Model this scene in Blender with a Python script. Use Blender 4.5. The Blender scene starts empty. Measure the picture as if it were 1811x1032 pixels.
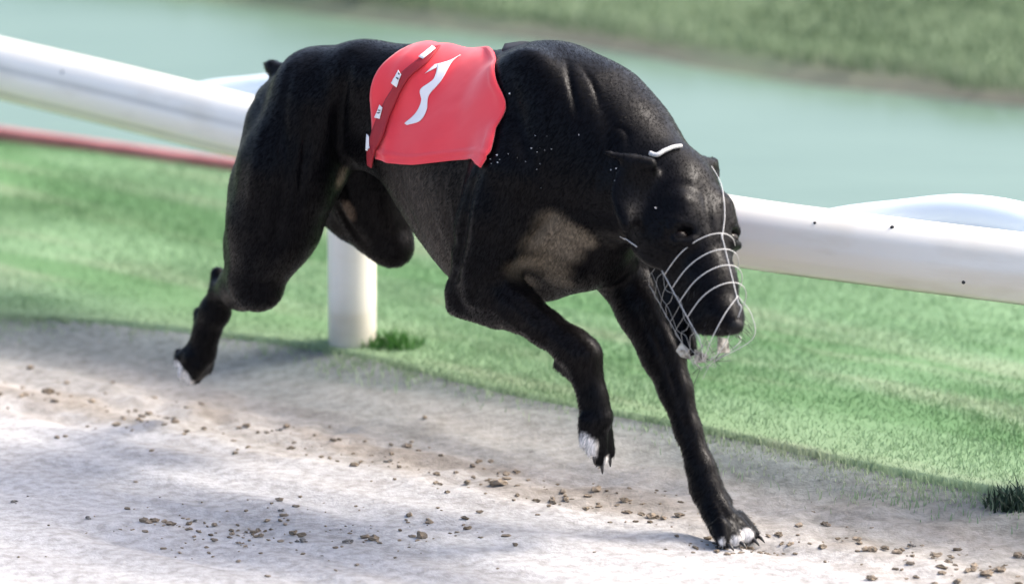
import bpy, math, random
import numpy as np
from mathutils import Vector, Matrix
from mathutils.bvhtree import BVHTree

rng = np.random.default_rng(7)
random.seed(7)
R = math.radians
scene = bpy.context.scene
COL = scene.collection

# ------------------------------------------------------------------ camera, sky, sun, exposure
PITCH = R(13.0)
CAM_H = 2.18
FPX = 200.0 / 36.0 * 1811.0
cam_d = bpy.data.cameras.new('camera')
cam = bpy.data.objects.new('camera', cam_d)
COL.objects.link(cam)
cam.location = (0, 0, CAM_H)
cam.rotation_euler = (math.pi / 2 - PITCH, 0, 0)
cam_d.sensor_width = 36.0
cam_d.lens = 200.0
cam_d.clip_start = 0.1
cam_d.clip_end = 3000.0
cam_d.dof.use_dof = True
cam_d.dof.focus_distance = 8.24
cam_d.dof.aperture_fstop = 3.0
scene.camera = cam

SUN_DIR = Vector((0.96, 0.28, 0.0)).normalized()
SUN_EL = R(46)
SUN_VEC = Vector((SUN_DIR.x * math.cos(SUN_EL), SUN_DIR.y * math.cos(SUN_EL), math.sin(SUN_EL)))
world = bpy.data.worlds.new('World')
scene.world = world
world.use_nodes = True
wn = world.node_tree
bg = wn.nodes['Background']
sky = wn.nodes.new('ShaderNodeTexSky')
sky.sky_type = 'NISHITA'
sky.sun_disc = False
sky.sun_elevation = SUN_EL
sky.sun_rotation = math.atan2(SUN_DIR.x, SUN_DIR.y)
sky.air_density = 0.8
sky.dust_density = 5.0
sky.ozone_density = 1.2
wn.links.new(sky.outputs['Color'], bg.inputs['Color'])
bg.inputs['Strength'].default_value = 0.15
sun_d = bpy.data.lights.new('sun', 'SUN')
sun_d.energy = 1.15
sun_d.angle = R(14.0)
sun_d.color = (1.0, 0.96, 0.9)
sun = bpy.data.objects.new('sun', sun_d)
COL.objects.link(sun)
sun.location = (5, 5, 10)
sun.rotation_euler = (-SUN_VEC).to_track_quat('-Z', 'Y').to_euler()
scene.view_settings.view_transform = 'Standard'
scene.view_settings.look = 'None'
scene.view_settings.gamma = 1.0
scene.view_settings.use_curve_mapping = False
scene.view_settings.exposure = 1.58
scene.cycles.use_denoising = True

# ------------------------------------------------------------------ survey helpers (photo pixel -> place)
C0 = np.array([0.0, 0.0, CAM_H])
CR = np.array([1.0, 0, 0])
CU = np.array([0, math.sin(PITCH), math.cos(PITCH)])
CF = np.array([0, math.cos(PITCH), -math.sin(PITCH)])

def ray(px, py):
    d = CF + CR * ((px - 905.5) / FPX) + CU * ((516.0 - py) / FPX)
    return d

def ground(px, py, z=0.0):
    d = ray(px, py)
    return C0 + d * ((z - CAM_H) / d[2])

# dog frame: u forward, l left, w up
YAW = R(45)
HD = np.array([math.cos(YAW), -math.sin(YAW), 0])
RT = np.array([-math.sin(YAW), -math.cos(YAW), 0])
ZU = np.array([0, 0, 1.0])
_p0 = ground(1305, 962)
DOG = _p0 + 0.05 * RT - 0.45 * HD
DOG[2] = 0.0

def L(px, py, v):
    """point on the dog's plane v metres to its right -> local (u, l, w)"""
    d = ray(px, py)
    q = DOG + RT * v
    t = np.dot(q - C0, RT) / np.dot(d, RT)
    p = C0 + d * t - DOG
    return np.array([np.dot(p, HD), -v, p[2]])

def to_local(p):
    p = np.asarray(p) - DOG
    return np.array([np.dot(p, HD), -np.dot(p, RT), p[2]])

def vec_local(d):
    return np.array([np.dot(d, HD), -np.dot(d, RT), d[2]])

# ------------------------------------------------------------------ object helpers
def tag(o, label=None, cat=None, group=None, kind=None):
    if label: o['label'] = label
    if cat: o['category'] = cat
    if group: o['group'] = group
    if kind: o['kind'] = kind
    return o

def empty(name, loc=(0, 0, 0), rz=0.0):
    o = bpy.data.objects.new(name, None)
    o.empty_display_size = 0.05
    COL.objects.link(o)
    o.location = loc
    o.rotation_euler = (0, 0, rz)
    return o

def mesh_obj(name, verts, faces, mat, parent=None, smooth=True, colors=None, sharp=None):
    me = bpy.data.meshes.new(name)
    verts = np.asarray(verts, dtype=np.float32).reshape(-1, 3)
    if isinstance(faces, np.ndarray):
        n, k = faces.shape
        me.vertices.add(len(verts))
        me.vertices.foreach_set('co', verts.ravel())
        me.loops.add(n * k)
        me.loops.foreach_set('vertex_index', faces.astype(np.int32).ravel())
        me.polygons.add(n)
        me.polygons.foreach_set('loop_start', np.arange(0, n * k, k, dtype=np.int32))
        try:
            me.polygons.foreach_set('loop_total', np.full(n, k, dtype=np.int32))
        except Exception:
            pass
        me.update(calc_edges=True)
    else:
        me.from_pydata([tuple(map(float, v)) for v in verts], [], faces)
    me.validate()
    if smooth:
        me.polygons.foreach_set('use_smooth', np.ones(len(me.polygons), dtype=bool))
    if colors is not None:
        for nm, arr in colors.items():
            a = me.attributes.new(nm, 'FLOAT_COLOR', 'POINT')
            arr = np.asarray(arr, dtype=np.float32)
            if arr.shape[1] == 3:
                arr = np.concatenate([arr, np.ones((len(arr), 1), np.float32)], 1)
            a.data.foreach_set('color', arr.ravel())
    if mat: me.materials.append(mat)
    o = bpy.data.objects.new(name, me)
    COL.objects.link(o)
    if parent: o.parent = parent
    return o

def catmull(pts, n):
    pts = np.asarray(pts, float)
    if len(pts) < 3:
        t = np.linspace(0, 1, n)[:, None]
        return pts[0] * (1 - t) + pts[-1] * t
    P = np.vstack([2 * pts[0] - pts[1], pts, 2 * pts[-1] - pts[-2]])
    m = len(pts) - 1
    out = []
    for x in np.linspace(0, m - 1e-6, n):
        i = int(x); f = x - i
        p0, p1, p2, p3 = P[i], P[i + 1], P[i + 2], P[i + 3]
        out.append(0.5 * ((2 * p1) + (-p0 + p2) * f + (2 * p0 - 5 * p1 + 4 * p2 - p3) * f * f + (-p0 + 3 * p1 - 3 * p2 + p3) * f ** 3))
    return np.array(out)

def tube(pts, rad, seg=8, closed=False):
    """verts, faces of a tube along pts"""
    pts = np.asarray(pts, float)
    n = len(pts)
    rad = np.full(n, rad) if np.isscalar(rad) else np.asarray(rad, float)
    tang = np.gradient(pts, axis=0)
    if closed:
        tang = np.roll(pts, -1, 0) - np.roll(pts, 1, 0)
    tang /= np.linalg.norm(tang, axis=1)[:, None] + 1e-12
    a = np.array([0, 0, 1.0]) if abs(tang[0][2]) < 0.9 else np.array([1.0, 0, 0])
    vs = []
    nrm = np.cross(tang[0], a); nrm /= np.linalg.norm(nrm)
    for i in range(n):
        nrm = nrm - tang[i] * np.dot(nrm, tang[i]); nrm /= np.linalg.norm(nrm)
        b = np.cross(tang[i], nrm)
        for k in range(seg):
            th = 2 * math.pi * k / seg
            vs.append(pts[i] + rad[i] * (math.cos(th) * nrm + math.sin(th) * b))
    fs = []
    m = n if closed else n - 1
    for i in range(m):
        j = (i + 1) % n
        for k in range(seg):
            k2 = (k + 1) % seg
            fs.append((i * seg + k, i * seg + k2, j * seg + k2, j * seg + k))
    if not closed:
        fs.append(tuple(range(seg - 1, -1, -1)))
        fs.append(tuple(range((n - 1) * seg, n * seg)))
    return vs, fs

def join(parts):
    V, F, o = [], [], 0
    for v, f in parts:
        V.extend(v)
        F.extend([tuple(i + o for i in q) for q in f])
        o += len(v)
    return V, F

# value noise in numpy
def vnoise(x, y, seed=0):
    xi = np.floor(x).astype(np.int64); yi = np.floor(y).astype(np.int64)
    xf = x - xi; yf = y - yi
    u = xf * xf * (3 - 2 * xf); v = yf * yf * (3 - 2 * yf)
    def h(a, b):
        n = (a * 374761393 + b * 668265263 + seed * 1442695041) & 0xffffffff
        n = ((n ^ (n >> 13)) * 1274126177) & 0xffffffff
        return ((n ^ (n >> 16)) & 0xffff) / 65535.0
    return (h(xi, yi) * (1 - u) + h(xi + 1, yi) * u) * (1 - v) + (h(xi, yi + 1) * (1 - u) + h(xi + 1, yi + 1) * u) * v

def fbm(x, y, seed=0, oct=4):
    s = 0; a = 0.5
    for i in range(oct):
        s = s + a * vnoise(x * 2 ** i, y * 2 ** i, seed + i)
        a *= 0.5
    return s

def sstep(a, b, x):
    t = np.clip((x - a) / (b - a), 0, 1)
    return t * t * (3 - 2 * t)

# ------------------------------------------------------------------ materials
def new_mat(name, base=(0.5, 0.5, 0.5), rough=0.6, spec=0.5):
    m = bpy.data.materials.new(name)
    m.use_nodes = True
    nt = m.node_tree
    b = nt.nodes['Principled BSDF']
    b.inputs['Base Color'].default_value = (*base, 1)
    b.inputs['Roughness'].default_value = rough
    b.inputs['Specular IOR Level'].default_value = spec
    return m, nt, b

def N(nt, t, **kw):
    n = nt.nodes.new(t)
    for k, v in kw.items():
        setattr(n, k, v)
    return n

def noise_mix(nt, c1, c2, scale, detail=4, coord='Object', lo=0.35, hi=0.65, mapscale=(1, 1, 1)):
    tc = N(nt, 'ShaderNodeTexCoord')
    mp = N(nt, 'ShaderNodeMapping'); mp.inputs['Scale'].default_value = mapscale
    nz = N(nt, 'ShaderNodeTexNoise'); nz.inputs['Scale'].default_value = scale; nz.inputs['Detail'].default_value = detail
    rp = N(nt, 'ShaderNodeValToRGB')
    rp.color_ramp.elements[0].position = lo; rp.color_ramp.elements[0].color = (*c1, 1)
    rp.color_ramp.elements[1].position = hi; rp.color_ramp.elements[1].color = (*c2, 1)
    nt.links.new(tc.outputs[coord], mp.inputs['Vector'])
    nt.links.new(mp.outputs['Vector'], nz.inputs['Vector'])
    nt.links.new(nz.outputs['Fac'], rp.inputs['Fac'])
    return rp.outputs['Color'], nz.outputs['Fac']

def bump(nt, b, scale, strength, dist=0.002, mapscale=(1, 1, 1), coord='Object', detail=5):
    tc = N(nt, 'ShaderNodeTexCoord')
    mp = N(nt, 'ShaderNodeMapping'); mp.inputs['Scale'].default_value = mapscale
    nz = N(nt, 'ShaderNodeTexNoise'); nz.inputs['Scale'].default_value = scale; nz.inputs['Detail'].default_value = detail
    bp = N(nt, 'ShaderNodeBump'); bp.inputs['Strength'].default_value = strength; bp.inputs['Distance'].default_value = dist
    nt.links.new(tc.outputs[coord], mp.inputs['Vector'])
    nt.links.new(mp.outputs['Vector'], nz.inputs['Vector'])
    nt.links.new(nz.outputs['Fac'], bp.inputs['Height'])
    nt.links.new(bp.outputs['Normal'], b.inputs['Normal'])
    return bp

def attr_color(nt, b, name='Col'):
    a = N(nt, 'ShaderNodeAttribute', attribute_name=name)
    nt.links.new(a.outputs['Color'], b.inputs['Base Color'])
    return a

# sand (colour: dry to damp, from an attribute that holds the wetting of the track and a painted rail shadow)
m_sand, nt, b = new_mat('sand', rough=0.9, spec=0.25)
a = N(nt, 'ShaderNodeAttribute', attribute_name='Col')
tc = N(nt, 'ShaderNodeTexCoord')
nz = N(nt, 'ShaderNodeTexNoise'); nz.inputs['Scale'].default_value = 60; nz.inputs['Detail'].default_value = 8
mx = N(nt, 'ShaderNodeMix', data_type='RGBA', blend_type='MULTIPLY')
rp = N(nt, 'ShaderNodeValToRGB')
rp.color_ramp.elements[0].position = 0.3; rp.color_ramp.elements[0].color = (0.70, 0.69, 0.67, 1)
rp.color_ramp.elements[1].position = 0.62; rp.color_ramp.elements[1].color = (1.08, 1.08, 1.09, 1)
nt.links.new(tc.outputs['Object'], nz.inputs['Vector'])
nt.links.new(nz.outputs['Fac'], rp.inputs['Fac'])
mx.inputs[0].default_value = 1.0
nt.links.new(a.outputs['Color'], mx.inputs[6]); nt.links.new(rp.outputs['Color'], mx.inputs[7])
nt.links.new(mx.outputs[2], b.inputs['Base Color'])
bump(nt, b, 190, 0.5, 0.004)

m_clod, nt, b = new_mat('damp_sand_clod', rough=0.95, spec=0.15)
c, f = noise_mix(nt, (0.12, 0.095, 0.068), (0.31, 0.25, 0.185), 40)
nt.links.new(c, b.inputs['Base Color'])
bump(nt, b, 120, 0.6, 0.003)
m_clod2, nt, b = new_mat('grey_sand_clod', rough=0.95, spec=0.15)
c, f = noise_mix(nt, (0.09, 0.085, 0.08), (0.27, 0.25, 0.22), 40)
nt.links.new(c, b.inputs['Base Color'])
bump(nt, b, 120, 0.6, 0.003)

m_soil, nt, b = new_mat('turf_soil', rough=0.95, spec=0.1)
c, f = noise_mix(nt, (0.10, 0.21, 0.075), (0.15, 0.28, 0.11), 6)
nt.links.new(c, b.inputs['Base Color'])
m_bank, nt, b = new_mat('bank_soil', rough=0.95, spec=0.1)
a = attr_color(nt, b)

m_grass, nt, b = new_mat('grass_blade', rough=0.55, spec=0.3)
attr_color(nt, b)
# thin leaves let light through
tr = N(nt, 'ShaderNodeBsdfTranslucent')
at = N(nt, 'ShaderNodeAttribute', attribute_name='Col')
nt.links.new(at.outputs['Color'], tr.inputs['Color'])
ms = N(nt, 'ShaderNodeMixShader'); ms.inputs[0].default_value = 0.35
out = nt.nodes['Material Output']
nt.links.new(b.outputs[0], ms.inputs[1]); nt.links.new(tr.outputs[0], ms.inputs[2])
nt.links.new(ms.outputs[0], out.inputs['Surface'])

m_water, nt, b = new_mat('pond_water', base=(0.27, 0.37, 0.31), rough=0.3, spec=0.5)
c, f = noise_mix(nt, (0.098, 0.162, 0.108), (0.115, 0.182, 0.125), 1.3, mapscale=(1, 3, 1))
nt.links.new(c, b.inputs['Base Color'])
bump(nt, b, 9, 0.12, 0.01, mapscale=(1, 2.5, 1))

m_rail, nt, b = new_mat('white_plastic_rail', rough=0.38, spec=0.5)
tc = N(nt, 'ShaderNodeTexCoord')
nz = N(nt, 'ShaderNodeTexNoise'); nz.inputs['Scale'].default_value = 14; nz.inputs['Detail'].default_value = 8
mp = N(nt, 'ShaderNodeMapping'); mp.inputs['Scale'].default_value = (0.5, 0.5, 2.0)
rp = N(nt, 'ShaderNodeValToRGB')
rp.color_ramp.elements[0].position = 0.28; rp.color_ramp.elements[0].color = (0.72, 0.67, 0.56, 1)
rp.color_ramp.elements[1].position = 0.5; rp.color_ramp.elements[1].color = (0.80, 0.765, 0.67, 1)
a = N(nt, 'ShaderNodeAttribute', attribute_name='Col')
mx = N(nt, 'ShaderNodeMix', data_type='RGBA', blend_type='MULTIPLY'); mx.inputs[0].default_value = 1.0
nt.links.new(tc.outputs['Object'], mp.inputs['Vector']); nt.links.new(mp.outputs['Vector'], nz.inputs['Vector'])
nt.links.new(nz.outputs['Fac'], rp.inputs['Fac'])
nt.links.new(rp.outputs['Color'], mx.inputs[6]); nt.links.new(a.outputs['Color'], mx.inputs[7])
nt.links.new(mx.outputs[2], b.inputs['Base Color'])
m_blue, nt, b = new_mat('pale_blue_plastic', base=(0.68, 0.76, 0.79), rough=0.6)
m_bolt, nt, b = new_mat('dark_bolt', base=(0.02, 0.02, 0.02), rough=0.5)
m_red, nt, b = new_mat('red_kerb_paint', base=(0.50, 0.07, 0.075), rough=0.6)
c, f = noise_mix(nt, (0.30, 0.09, 0.085), (0.46, 0.17, 0.165), 8)
nt.links.new(c, b.inputs['Base Color'])

# ------------------------------------------------------------------ ground curves (rail-aligned frame)
RY = R(40)
E = np.array([math.cos(RY), -math.sin(RY)])
T = np.array([math.sin(RY), math.cos(RY)])
def st(p): return np.array([p[0] * E[0] + p[1] * E[1], p[0] * T[0] + p[1] * T[1]])
def xy(s, t): return np.stack([np.asarray(s) * E[0] + np.asarray(t) * T[0], np.asarray(s) * E[1] + np.asarray(t) * T[1]], -1)
LAWN_Z = 0.03
POND_Z = 0.012

def curve(pix, z):
    pts = np.array([st(ground(x, y, z)) for x, y in pix])
    cs = catmull(pts, 80)
    s, t = cs[:, 0], cs[:, 1]
    i = np.argsort(s)
    s, t = s[i], t[i]
    g0 = (t[6] - t[0]) / (s[6] - s[0]); g1 = (t[-1] - t[-7]) / (s[-1] - s[-7])
    def f(x):
        x = np.asarray(x, float)
        y = np.interp(x, s, t)
        # ease off to a constant beyond the surveyed stretch
        y = np.where(x < s[0], t[0] - g0 * 1.5 * (1 - np.exp((x - s[0]) / 1.5)), y)
        y = np.where(x > s[-1], t[-1] + g1 * 1.5 * (1 - np.exp(-(x - s[-1]) / 1.5)), y)
        return y
    return f
fA = curve([(-60, 705), (0, 715), (400, 780), (800, 858), (1200, 935), (1600, 1010), (1850, 1058)], 0.0)
fB = curve([(-60, 550), (0, 556), (300, 580), (580, 618), (800, 668), (1000, 712), (1300, 772), (1600, 838), (1811, 878), (1880, 892)], LAWN_Z)
fK = curve([(-60, 236), (0, 243), (410, 300), (900, 372), (1300, 432), (1811, 508)], LAWN_Z)
fP = curve([(180, -10), (420, 18), (600, 42), (800, 64), (1000, 92), (1350, 150), (1600, 178), (1811, 200)], POND_Z)
S0, S1 = st(ground(0, 500))[0], st(ground(1811, 500))[0]
SM = 0.5 * (st(ground(905, 700))[0] + st(ground(905, 300))[0])

def s_axis(fine, half, far, centre=None):
    c = SM if centre is None else centre
    core = np.arange(c - half, c + half + 1e-6, fine)
    ext = half + fine * np.cumsum(1.35 ** np.arange(1, 60))
    ext = ext[ext < far]
    return np.concatenate([c - ext[::-1], core, c + ext])

def sheet(S, rows_t):
    """grid: rows_t list of arrays over S"""
    G = np.array([xy(S, t) for t in rows_t])
    n, m = G.shape[:2]
    idx = np.arange(n * m).reshape(n, m)
    F = np.stack([idx[:-1, :-1], idx[:-1, 1:], idx[1:, 1:], idx[1:, :-1]], -1).reshape(-1, 4)
    return G, F

# --- sand track
S = s_axis(0.016, 2.3, 160)
d = np.concatenate([np.arange(0, 2.6, 0.016), 2.6 + 0.02 * np.cumsum(1.35 ** np.arange(1, 25))])
d = d[d < 70]
tB = fB(S); tA = fA(S)
wob = 0.05 * (fbm(S * 3.1, S * 0 + 5, 3) - 0.5)
G, F = sheet(S, [tB + 0.012 - dd * 1.0 for dd in d])
X, Y = G[..., 0], G[..., 1]
D = np.repeat(d[:, None], len(S), 1)
SS = np.repeat(S[None], len(d), 0)
z = 0.005 * (fbm(X * 9, Y * 9, 11, 5) - 0.5) + 0.012 * (fbm(X * 2.2, Y * 2.2, 12, 3) - 0.5)
TT = tB[None] - D
z += 0.004 * np.sin((TT * 55 + 3 * fbm(SS * 1.2, TT * 2, 21))) * fbm(SS * 2, TT * 4, 22)
rough_band = np.exp(-((TT - (tA[None] + 0.10)) / 0.16) ** 2)
z += rough_band * 0.022 * (fbm(X * 22, Y * 22, 31, 4) - 0.42)
# hoof and paw scrapes in the foreground
scr = sstep(0.52, 0.7, fbm(SS * 2.4 + 9, TT * 9, 41, 3))
z += -0.010 * scr * (TT < tA[None])
lip = 1 - sstep(0.0, 0.22, D + 0.10 * (fbm(SS * 7, TT * 7, 61) - 0.5))
z += lip * (LAWN_Z - 0.006)
far_flat = sstep(2.0, 4.0, D) * 1.0
z *= (1 - far_flat)
V = np.concatenate([G, z[..., None]], -1).reshape(-1, 3)
dampn = fbm(SS * 1.8, TT * 5, 51, 4) - 0.5
damp = sstep(-0.07, 0.05, (TT - tA[None]) + 0.10 * dampn)
edge = 1 - sstep(0.0, 0.34, D + 0.36 * (fbm(SS * 2.2, TT * 6, 71) - 0.5))  # mask of the rail's shadow band beside the grass, painted into the sand colour
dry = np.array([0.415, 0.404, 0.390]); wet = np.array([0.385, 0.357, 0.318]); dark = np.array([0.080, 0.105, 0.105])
streak = 0.80 + 0.40 * fbm(SS * 1.6, TT * 24, 81, 5)
fleck = sstep(0.60, 0.70, fbm(SS * 14, TT * 60, 83, 3)) * sstep(0.45, 0.6, fbm(SS * 1.5, TT * 3, 84, 3))
streak = streak * (1 - 0.22 * fleck)
colr = dry * (1 - damp[..., None]) + wet * damp[..., None]
brown = np.array([0.20, 0.155, 0.105])
bm = (rough_band * sstep(0.42, 0.62, fbm(SS * 9, TT * 18, 91, 4)) * 0.5)[..., None]
colr = colr * (1 - bm) + brown * bm
colr = colr * (1 - 0.84 * edge[..., None]) + dark * 0.84 * edge[..., None]  # blend the painted shadow band over dry and damp sand
colr = colr * streak[..., None]
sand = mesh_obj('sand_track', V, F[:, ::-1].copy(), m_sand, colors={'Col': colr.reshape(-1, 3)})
tag(sand, 'pale raked sand track with damp scuffed strip and painted rail shadow along grass edge', kind='structure')

def sand_z(x, y):
    s, t = st((x, y))
    dd = float(fB(s)) + 0.012 - t
    i = int(np.clip(np.searchsorted(d, dd), 0, len(d) - 1)); j = int(np.clip(np.searchsorted(S, s), 0, len(S) - 1))
    return float(z[i, j])

# --- lawn sheet between track and kerb
S2 = s_axis(0.04, 2.6, 160)
rows = [fB(S2) + (fK(S2) - fB(S2)) * k for k in np.linspace(0, 1, 90)]
G, F = sheet(S2, rows)
zz = LAWN_Z + 0.012 * (fbm(G[..., 0] * 2.5, G[..., 1] * 2.5, 5) - 0.5)
zz[0] = LAWN_Z - 0.02; zz[-1] = LAWN_Z
def lawn_col(s_, t_):
    pa = fbm(s_ * 1.3, t_ * 8, 14, 4)
    g1 = np.array([0.120, 0.228, 0.103]); g2 = np.array([0.205, 0.325, 0.18]); g3 = np.array([0.32, 0.365, 0.25])
    m_ = sstep(0.32, 0.62, pa)[..., None]
    c_ = g1 * (1 - m_) + g2 * m_
    dr_ = (sstep(0.46, 0.66, fbm(s_ * 1.6 + 40, t_ * 12, 15, 4)) * 0.5 + np.exp(-np.maximum(t_ - fB(s_), 0) / 0.10) * 0.45)[..., None]
    return c_ * (1 - dr_) + g3 * dr_
LS = np.repeat(S2[None], len(rows), 0); LT = np.array(rows)
lawn = mesh_obj('lawn', np.concatenate([G, zz[..., None]], -1).reshape(-1, 3), F, m_bank, colors={'Col': lawn_col(LS, LT).reshape(-1, 3) * 0.9})
tag(lawn, 'strip of bright green turf between sand and red kerb', kind='structure')

# --- pond
rows = [fK(S2) + 0.01 + (fP(S2) + 0.12 - fK(S2)) * k for k in np.linspace(0, 1, 12)]
G, F = sheet(S2, rows)
pond = mesh_obj('water', np.concatenate([G, np.full(G.shape[:2] + (1,), POND_Z)], -1).reshape(-1, 3), F, m_water)
tag(pond, 'smooth pale teal water beyond the white rail', kind='structure')

# --- far bank
dd2 = np.concatenate([np.arange(0, 1.6, 0.04), 1.6 + 0.05 * np.cumsum(1.3 ** np.arange(1, 34))])
dd2 = dd2[dd2 < 500]
tP = fP(S2)
G, F = sheet(S2, [tP + 0.05 * (fbm(S2 * 3, S2 * 0, 8) - 0.5) + q for q in dd2])
SSb = np.repeat(S2[None], len(dd2), 0); Db = np.repeat(dd2[:, None], len(S2), 1)
zb = POND_Z - 0.015 + 0.05 * sstep(0, 0.18, Db) + 0.02 * (fbm(SSb * 2, Db * 2, 9) - 0.5) * sstep(0, 0.2, Db)
zb = zb + 0.03 * np.minimum(Db, 4)
mud = 1 - sstep(0.0, 0.2, Db + 0.28 * (fbm(SSb * 2.5, Db * 4, 10) - 0.5))
cb = np.array([0.16, 0.155, 0.125]) * mud[..., None] + np.array([0.13, 0.175, 0.10]) * (1 - mud[..., None])
bank = mesh_obj('far_bank', np.concatenate([G, zb[..., None]], -1).reshape(-1, 3), F, m_bank, colors={'Col': cb.reshape(-1, 3)})
tag(bank, 'far grass bank with muddy waterline', kind='structure')

# ------------------------------------------------------------------ grass blades
def blades(name, base, heights, width, cols, lean=0.5, mat=None):
    n = len(base)
    th = rng.uniform(0, 2 * math.pi, n)
    dx = np.stack([np.cos(th), np.sin(th), np.zeros(n)], 1)
    la = rng.uniform(0, 2 * math.pi, n); lm = rng.uniform(0.1, 1, n) * lean
    ld = np.stack([np.cos(la) * lm, np.sin(la) * lm, np.zeros(n)], 1)
    w = width * rng.uniform(0.6, 1.3, n)[:, None]
    h = heights[:, None]
    up = np.array([0, 0, 1.0])
    v0 = base - dx * w; v1 = base + dx * w
    mid = base + up * h * 0.6 + ld * h * 0.3
    v2 = mid + dx * w * 0.75; v3 = mid - dx * w * 0.75
    v4 = base + up * h + ld * h
    V = np.stack([v0, v1, v2, v3, v4], 1).reshape(-1, 3)
    i = np.arange(n)[:, None] * 5
    F = np.concatenate([i + np.array([[0, 1, 2]]), i + np.array([[0, 2, 3]]), i + np.array([[3, 2, 4]])], 0)
    C = np.repeat(cols, 5, 0)
    return mesh_obj(name, V, F, mat or m_grass, smooth=False, colors={'Col': C})

n = 360000
s = rng.uniform(SM - 2.6, SM + 2.6, n)
k = np.where(rng.random(n) < 0.07, -np.abs(rng.normal(0, 0.12, n)), rng.uniform(0, 1, n))
t = fB(s) + (fK(s) - fB(s)) * k
e = 0.30 * (fbm(s * 4, s * 0 + 3, 77, 5) - 0.62) - 0.10 * rng.random(len(s)) ** 3
keep = (t - fB(s) > e) & (fK(s) - t > 0.05 * fbm(s * 5, t * 5, 78))
s, t = s[keep], t[keep]
p = xy(s, t)
patch = fbm(s * 1.3, t * 8, 14, 4)
patch2 = fbm(s * 9 + 40, t * 9, 15, 3)
hgt = (0.007 + 0.010 * rng.random(len(s))) * (0.6 + 0.8 * patch)
near = np.exp(-(t - fB(s)) / 0.10)
cc = lawn_col(s, t)
cc = cc * rng.uniform(0.95, 1.05, len(s))[:, None]
lg = blades('lawn_grass', np.concatenate([p, (LAWN_Z - 0.006 + np.minimum(0, (t - fB(s)) * 0.14))[:, None]], 1), hgt, 0.0010, cc, 0.8)
tag(lg, 'short bright green mown grass below the white rail', 'grass', kind='stuff')

n = 120000
s = rng.uniform(SM - 2.8, SM + 3.2, n); q = rng.uniform(0.0, 1, n) ** 1.2 * 2.6
t = fP(s) + q
pt = fbm(s * 1.2, t * 4.5, 33, 4)
keep = q > -0.04 + 0.25 * fbm(s * 2.5, q * 4, 10)
s, t, q, pt = s[keep], t[keep], q[keep], pt[keep]
p = xy(s, t)
zg = POND_Z + 0.03 + 0.03 * np.minimum(q, 4)
hgt = (0.012 + 0.02 * rng.random(len(s))) * (0.5 + pt)
m = sstep(0.35, 0.6, pt)[:, None]
cc = np.array([0.10, 0.15, 0.08]) * (1 - m) + np.array([0.20, 0.27, 0.155]) * m
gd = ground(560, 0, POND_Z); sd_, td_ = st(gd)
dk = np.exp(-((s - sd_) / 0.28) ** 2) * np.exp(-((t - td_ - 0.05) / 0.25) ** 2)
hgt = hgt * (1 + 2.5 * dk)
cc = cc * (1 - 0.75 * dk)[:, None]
cc = cc * rng.uniform(0.85, 1.15, len(s))[:, None]
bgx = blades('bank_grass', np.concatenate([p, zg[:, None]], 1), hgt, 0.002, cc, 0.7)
tag(bgx, 'dull green rough grass on the far bank', 'grass', kind='stuff')

def tuft(name, px, py, nb, spread, hmax, col, label, z0):
    g = ground(px, py, z0)
    r = spread * np.sqrt(rng.random(nb)); a_ = rng.uniform(0, 6.283, nb)
    base = np.stack([g[0] + r * np.cos(a_), g[1] + r * np.sin(a_) * 0.8, np.full(nb, z0 - 0.006)], 1)
    hh = hmax * rng.uniform(0.35, 1, nb) * (1 - 0.5 * (r / spread))
    cc = np.array(col) * rng.uniform(0.5, 1.3, nb)[:, None]
    o = blades(name, base, hh, 0.0022, cc, 0.9)
    return tag(o, label, 'grass tuft')
tuft('grass_tuft', 692, 612, 260, 0.05, 0.05, (0.05, 0.15, 0.03), 'taller dark grass tuft at the foot of the white rail post', LAWN_Z)
tuft('grass_tuft', 1800, 895, 260, 0.05, 0.06, (0.03, 0.055, 0.035), 'dark green grass tuft on sand edge at the far right', LAWN_Z - 0.01)

# ------------------------------------------------------------------ red kerb
Sk = np.linspace(SM - 4, SM + 4, 120)
ck = np.concatenate([xy(Sk, fK(Sk)), np.full((120, 1), LAWN_Z)], 1)
prof = [(-0.014, -0.03), (-0.014, 0.014), (-0.010, 0.019), (0.010, 0.019), (0.014, 0.014), (0.014, -0.03)]
def sweep(path, prof, zup=True):
    tg = np.gradient(path, axis=0); tg[:, 2] = 0
    tg /= np.linalg.norm(tg, axis=1)[:, None]
    nr = np.stack([-tg[:, 1], tg[:, 0], np.zeros(len(tg))], 1)
    V = []
    for i in range(len(path)):
        for (a_, b_) in prof:
            V.append(path[i] + nr[i] * a_ + np.array([0, 0, b_]))
    k = len(prof); F = []
    for i in range(len(path) - 1):
        for j in range(k):
            j2 = (j + 1) % k
            F.append((i * k + j, (i + 1) * k + j, (i + 1) * k + j2, i * k + j2))
    F.append(tuple(range(k))); F.append(tuple(range(len(path) * k - 1, (len(path) - 1) * k - 1, -1)))
    return V, F
V, F = sweep(ck, prof)
kb = mesh_obj('kerb', V, F, m_red, smooth=False)
tag(kb, 'low faded red kerb along the edge of the teal water', 'kerb')

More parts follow.
